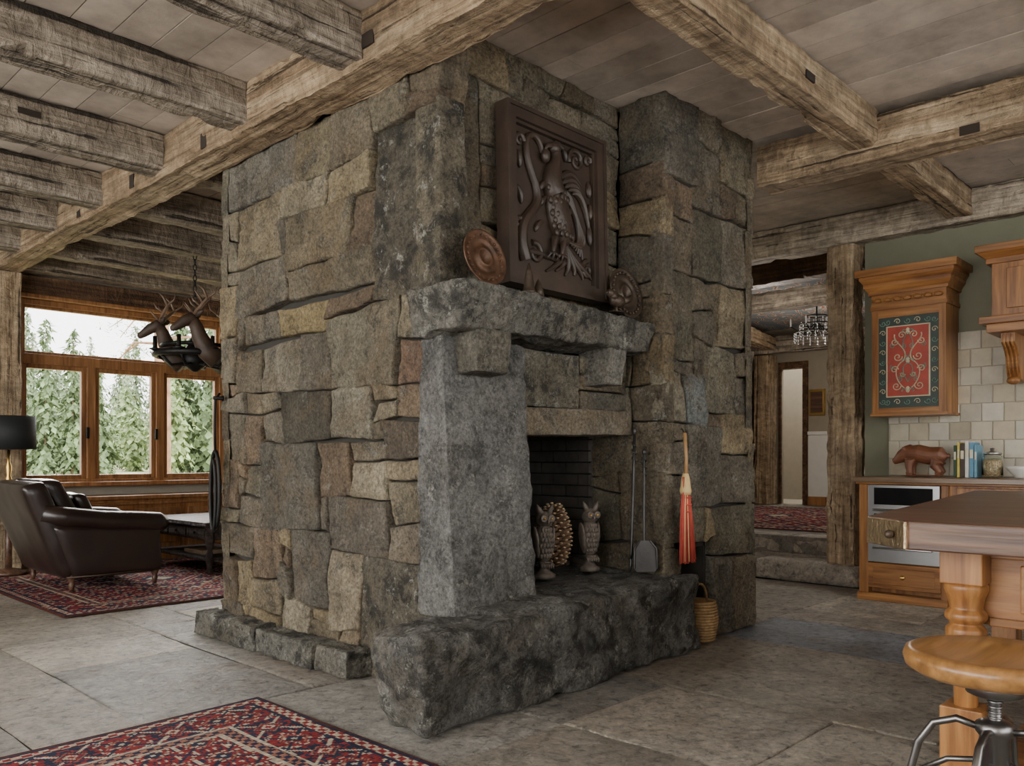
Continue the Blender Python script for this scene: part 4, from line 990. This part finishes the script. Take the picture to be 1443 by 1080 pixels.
for i in range(34):
    a=rg.uniform(0,6.28); z=rg.uniform(2.9,7.5); l=rg.uniform(1.0,2.8); e=V((tx+l*math.cos(a),ty+l*math.sin(a),z-rg.uniform(.1,.6)))
    g.tube([(tx,ty,z),(tx+l*.5*math.cos(a),ty+l*.5*math.sin(a),z+.05),e],[.03,.018,.005],M_bark,6)
    for q_ in range(130):
        f=rg.uniform(.25,1.05); c_=V((tx,ty,z)).lerp(e,f)+V((rg.uniform(-.2,.2),rg.uniform(-.2,.2),rg.uniform(-.10,.12)))
        d=V((rg.uniform(-1,1),rg.uniform(-1,1),rg.uniform(-.3,.6)))*.11; s_=V((rg.uniform(-1,1),rg.uniform(-1,1),0))*.014
        k_=rg.uniform(.6,1.4); g.add([c_-s_,c_+s_,c_+d],[(0,1,2)],M_leaf,False,(.16*k_,.23*k_,.10*k_))
g.obj('ponderosa_pine')
g=B()
for i in range(9000):
    X=rg.uniform(2,16);Y=rg.uniform(11.5,24)
    if (X-tx)**2+(Y-ty)**2<.2: continue
    z=gz(X,Y); h=rg.uniform(.25,.8)*(1 if noise.noise(V((X*.8,Y*.8,2)))>-.1 else .5)
    k_=rg.uniform(.75,1.25); c_=rg.choice([(.52,.47,.28),(.34,.40,.18),(.58,.53,.36),(.28,.36,.15)])
    dx=rg.uniform(-.2,.2);dy=rg.uniform(-.1,.1)
    g.add([(X-.018,Y,z-.15),(X+.018,Y,z-.15),(X+dx,Y+dy,z+h)],[(0,1,2)],M_leaf,False,tuple(q_*k_ for q_ in c_))
g.obj('tall_grass')

# ---------------------------------------------------------------- light
w=bpy.data.worlds.new('World'); bpy.context.scene.world=w; w.use_nodes=True
bg=w.node_tree.nodes['Background']; bg.inputs[0].default_value=(.99,.985,.97,1); bg.inputs[1].default_value=6.0
R=math.radians
def area(name,loc,rot,sx_,sy_,e,col):
    l=bpy.data.lights.new(name,'AREA'); l.shape='RECTANGLE'; l.size=sx_; l.size_y=sy_; l.energy=e; l.color=col
    o=bpy.data.objects.new(name,l); bpy.context.collection.objects.link(o); o.location=loc; o.rotation_euler=rot; return o
area('daylight_south_window',(2.5,-2.95,1.75),(R(90),0,R(180)),7.5,1.9,180,(1,.95,.87))
area('daylight_west_window',(-2.95,3.2,1.7),(R(90),0,R(-90)),8,2,255,(1,.965,.91))
area('daylight_north_window',(6.05,9.25,1.75),(R(90),0,0),1.6,1.8,180,(1,.98,.95))
sl=bpy.data.lights.new('raking_sky_fill','SUN'); sl.energy=10; sl.angle=R(45); sl.color=(1,.96,.89)  # sun lamp added as a bright sky patch, raking in through north windows
so_=bpy.data.objects.new('raking_sky_fill',sl); bpy.context.collection.objects.link(so_); so_.location=(8,30,20)
so_.rotation_euler=V((-.22,-.85,-.47)).to_track_quat('-Z','Y').to_euler()
def pt(name,loc,e,col,r=.15):
    l=bpy.data.lights.new(name,'POINT'); l.energy=e; l.color=col; l.shadow_soft_size=r
    o=bpy.data.objects.new(name,l); bpy.context.collection.objects.link(o); o.location=loc
pt('hall_lamp_light',(10.3,4.6,2.3),45,(1,.9,.78),.25)
pt('hall_entry_light',(8.4,4.2,2.6),25,(1,.93,.84),.2)
pt('hall_room_light',(13.3,5.8,2.2),1.0,(1,.8,.6),.2)
# ---------------------------------------------------------------- camera
cd=bpy.data.cameras.new('Camera'); cam=bpy.data.objects.new('Camera',cd); bpy.context.collection.objects.link(cam)
cam.location=(0,0,1.1); cam.rotation_euler=(R(90),0,R(-46.39)); cd.sensor_width=36; cd.lens=28.94; cd.shift_y=.0728; cd.clip_start=.05; cd.clip_end=300
bpy.context.scene.camera=cam
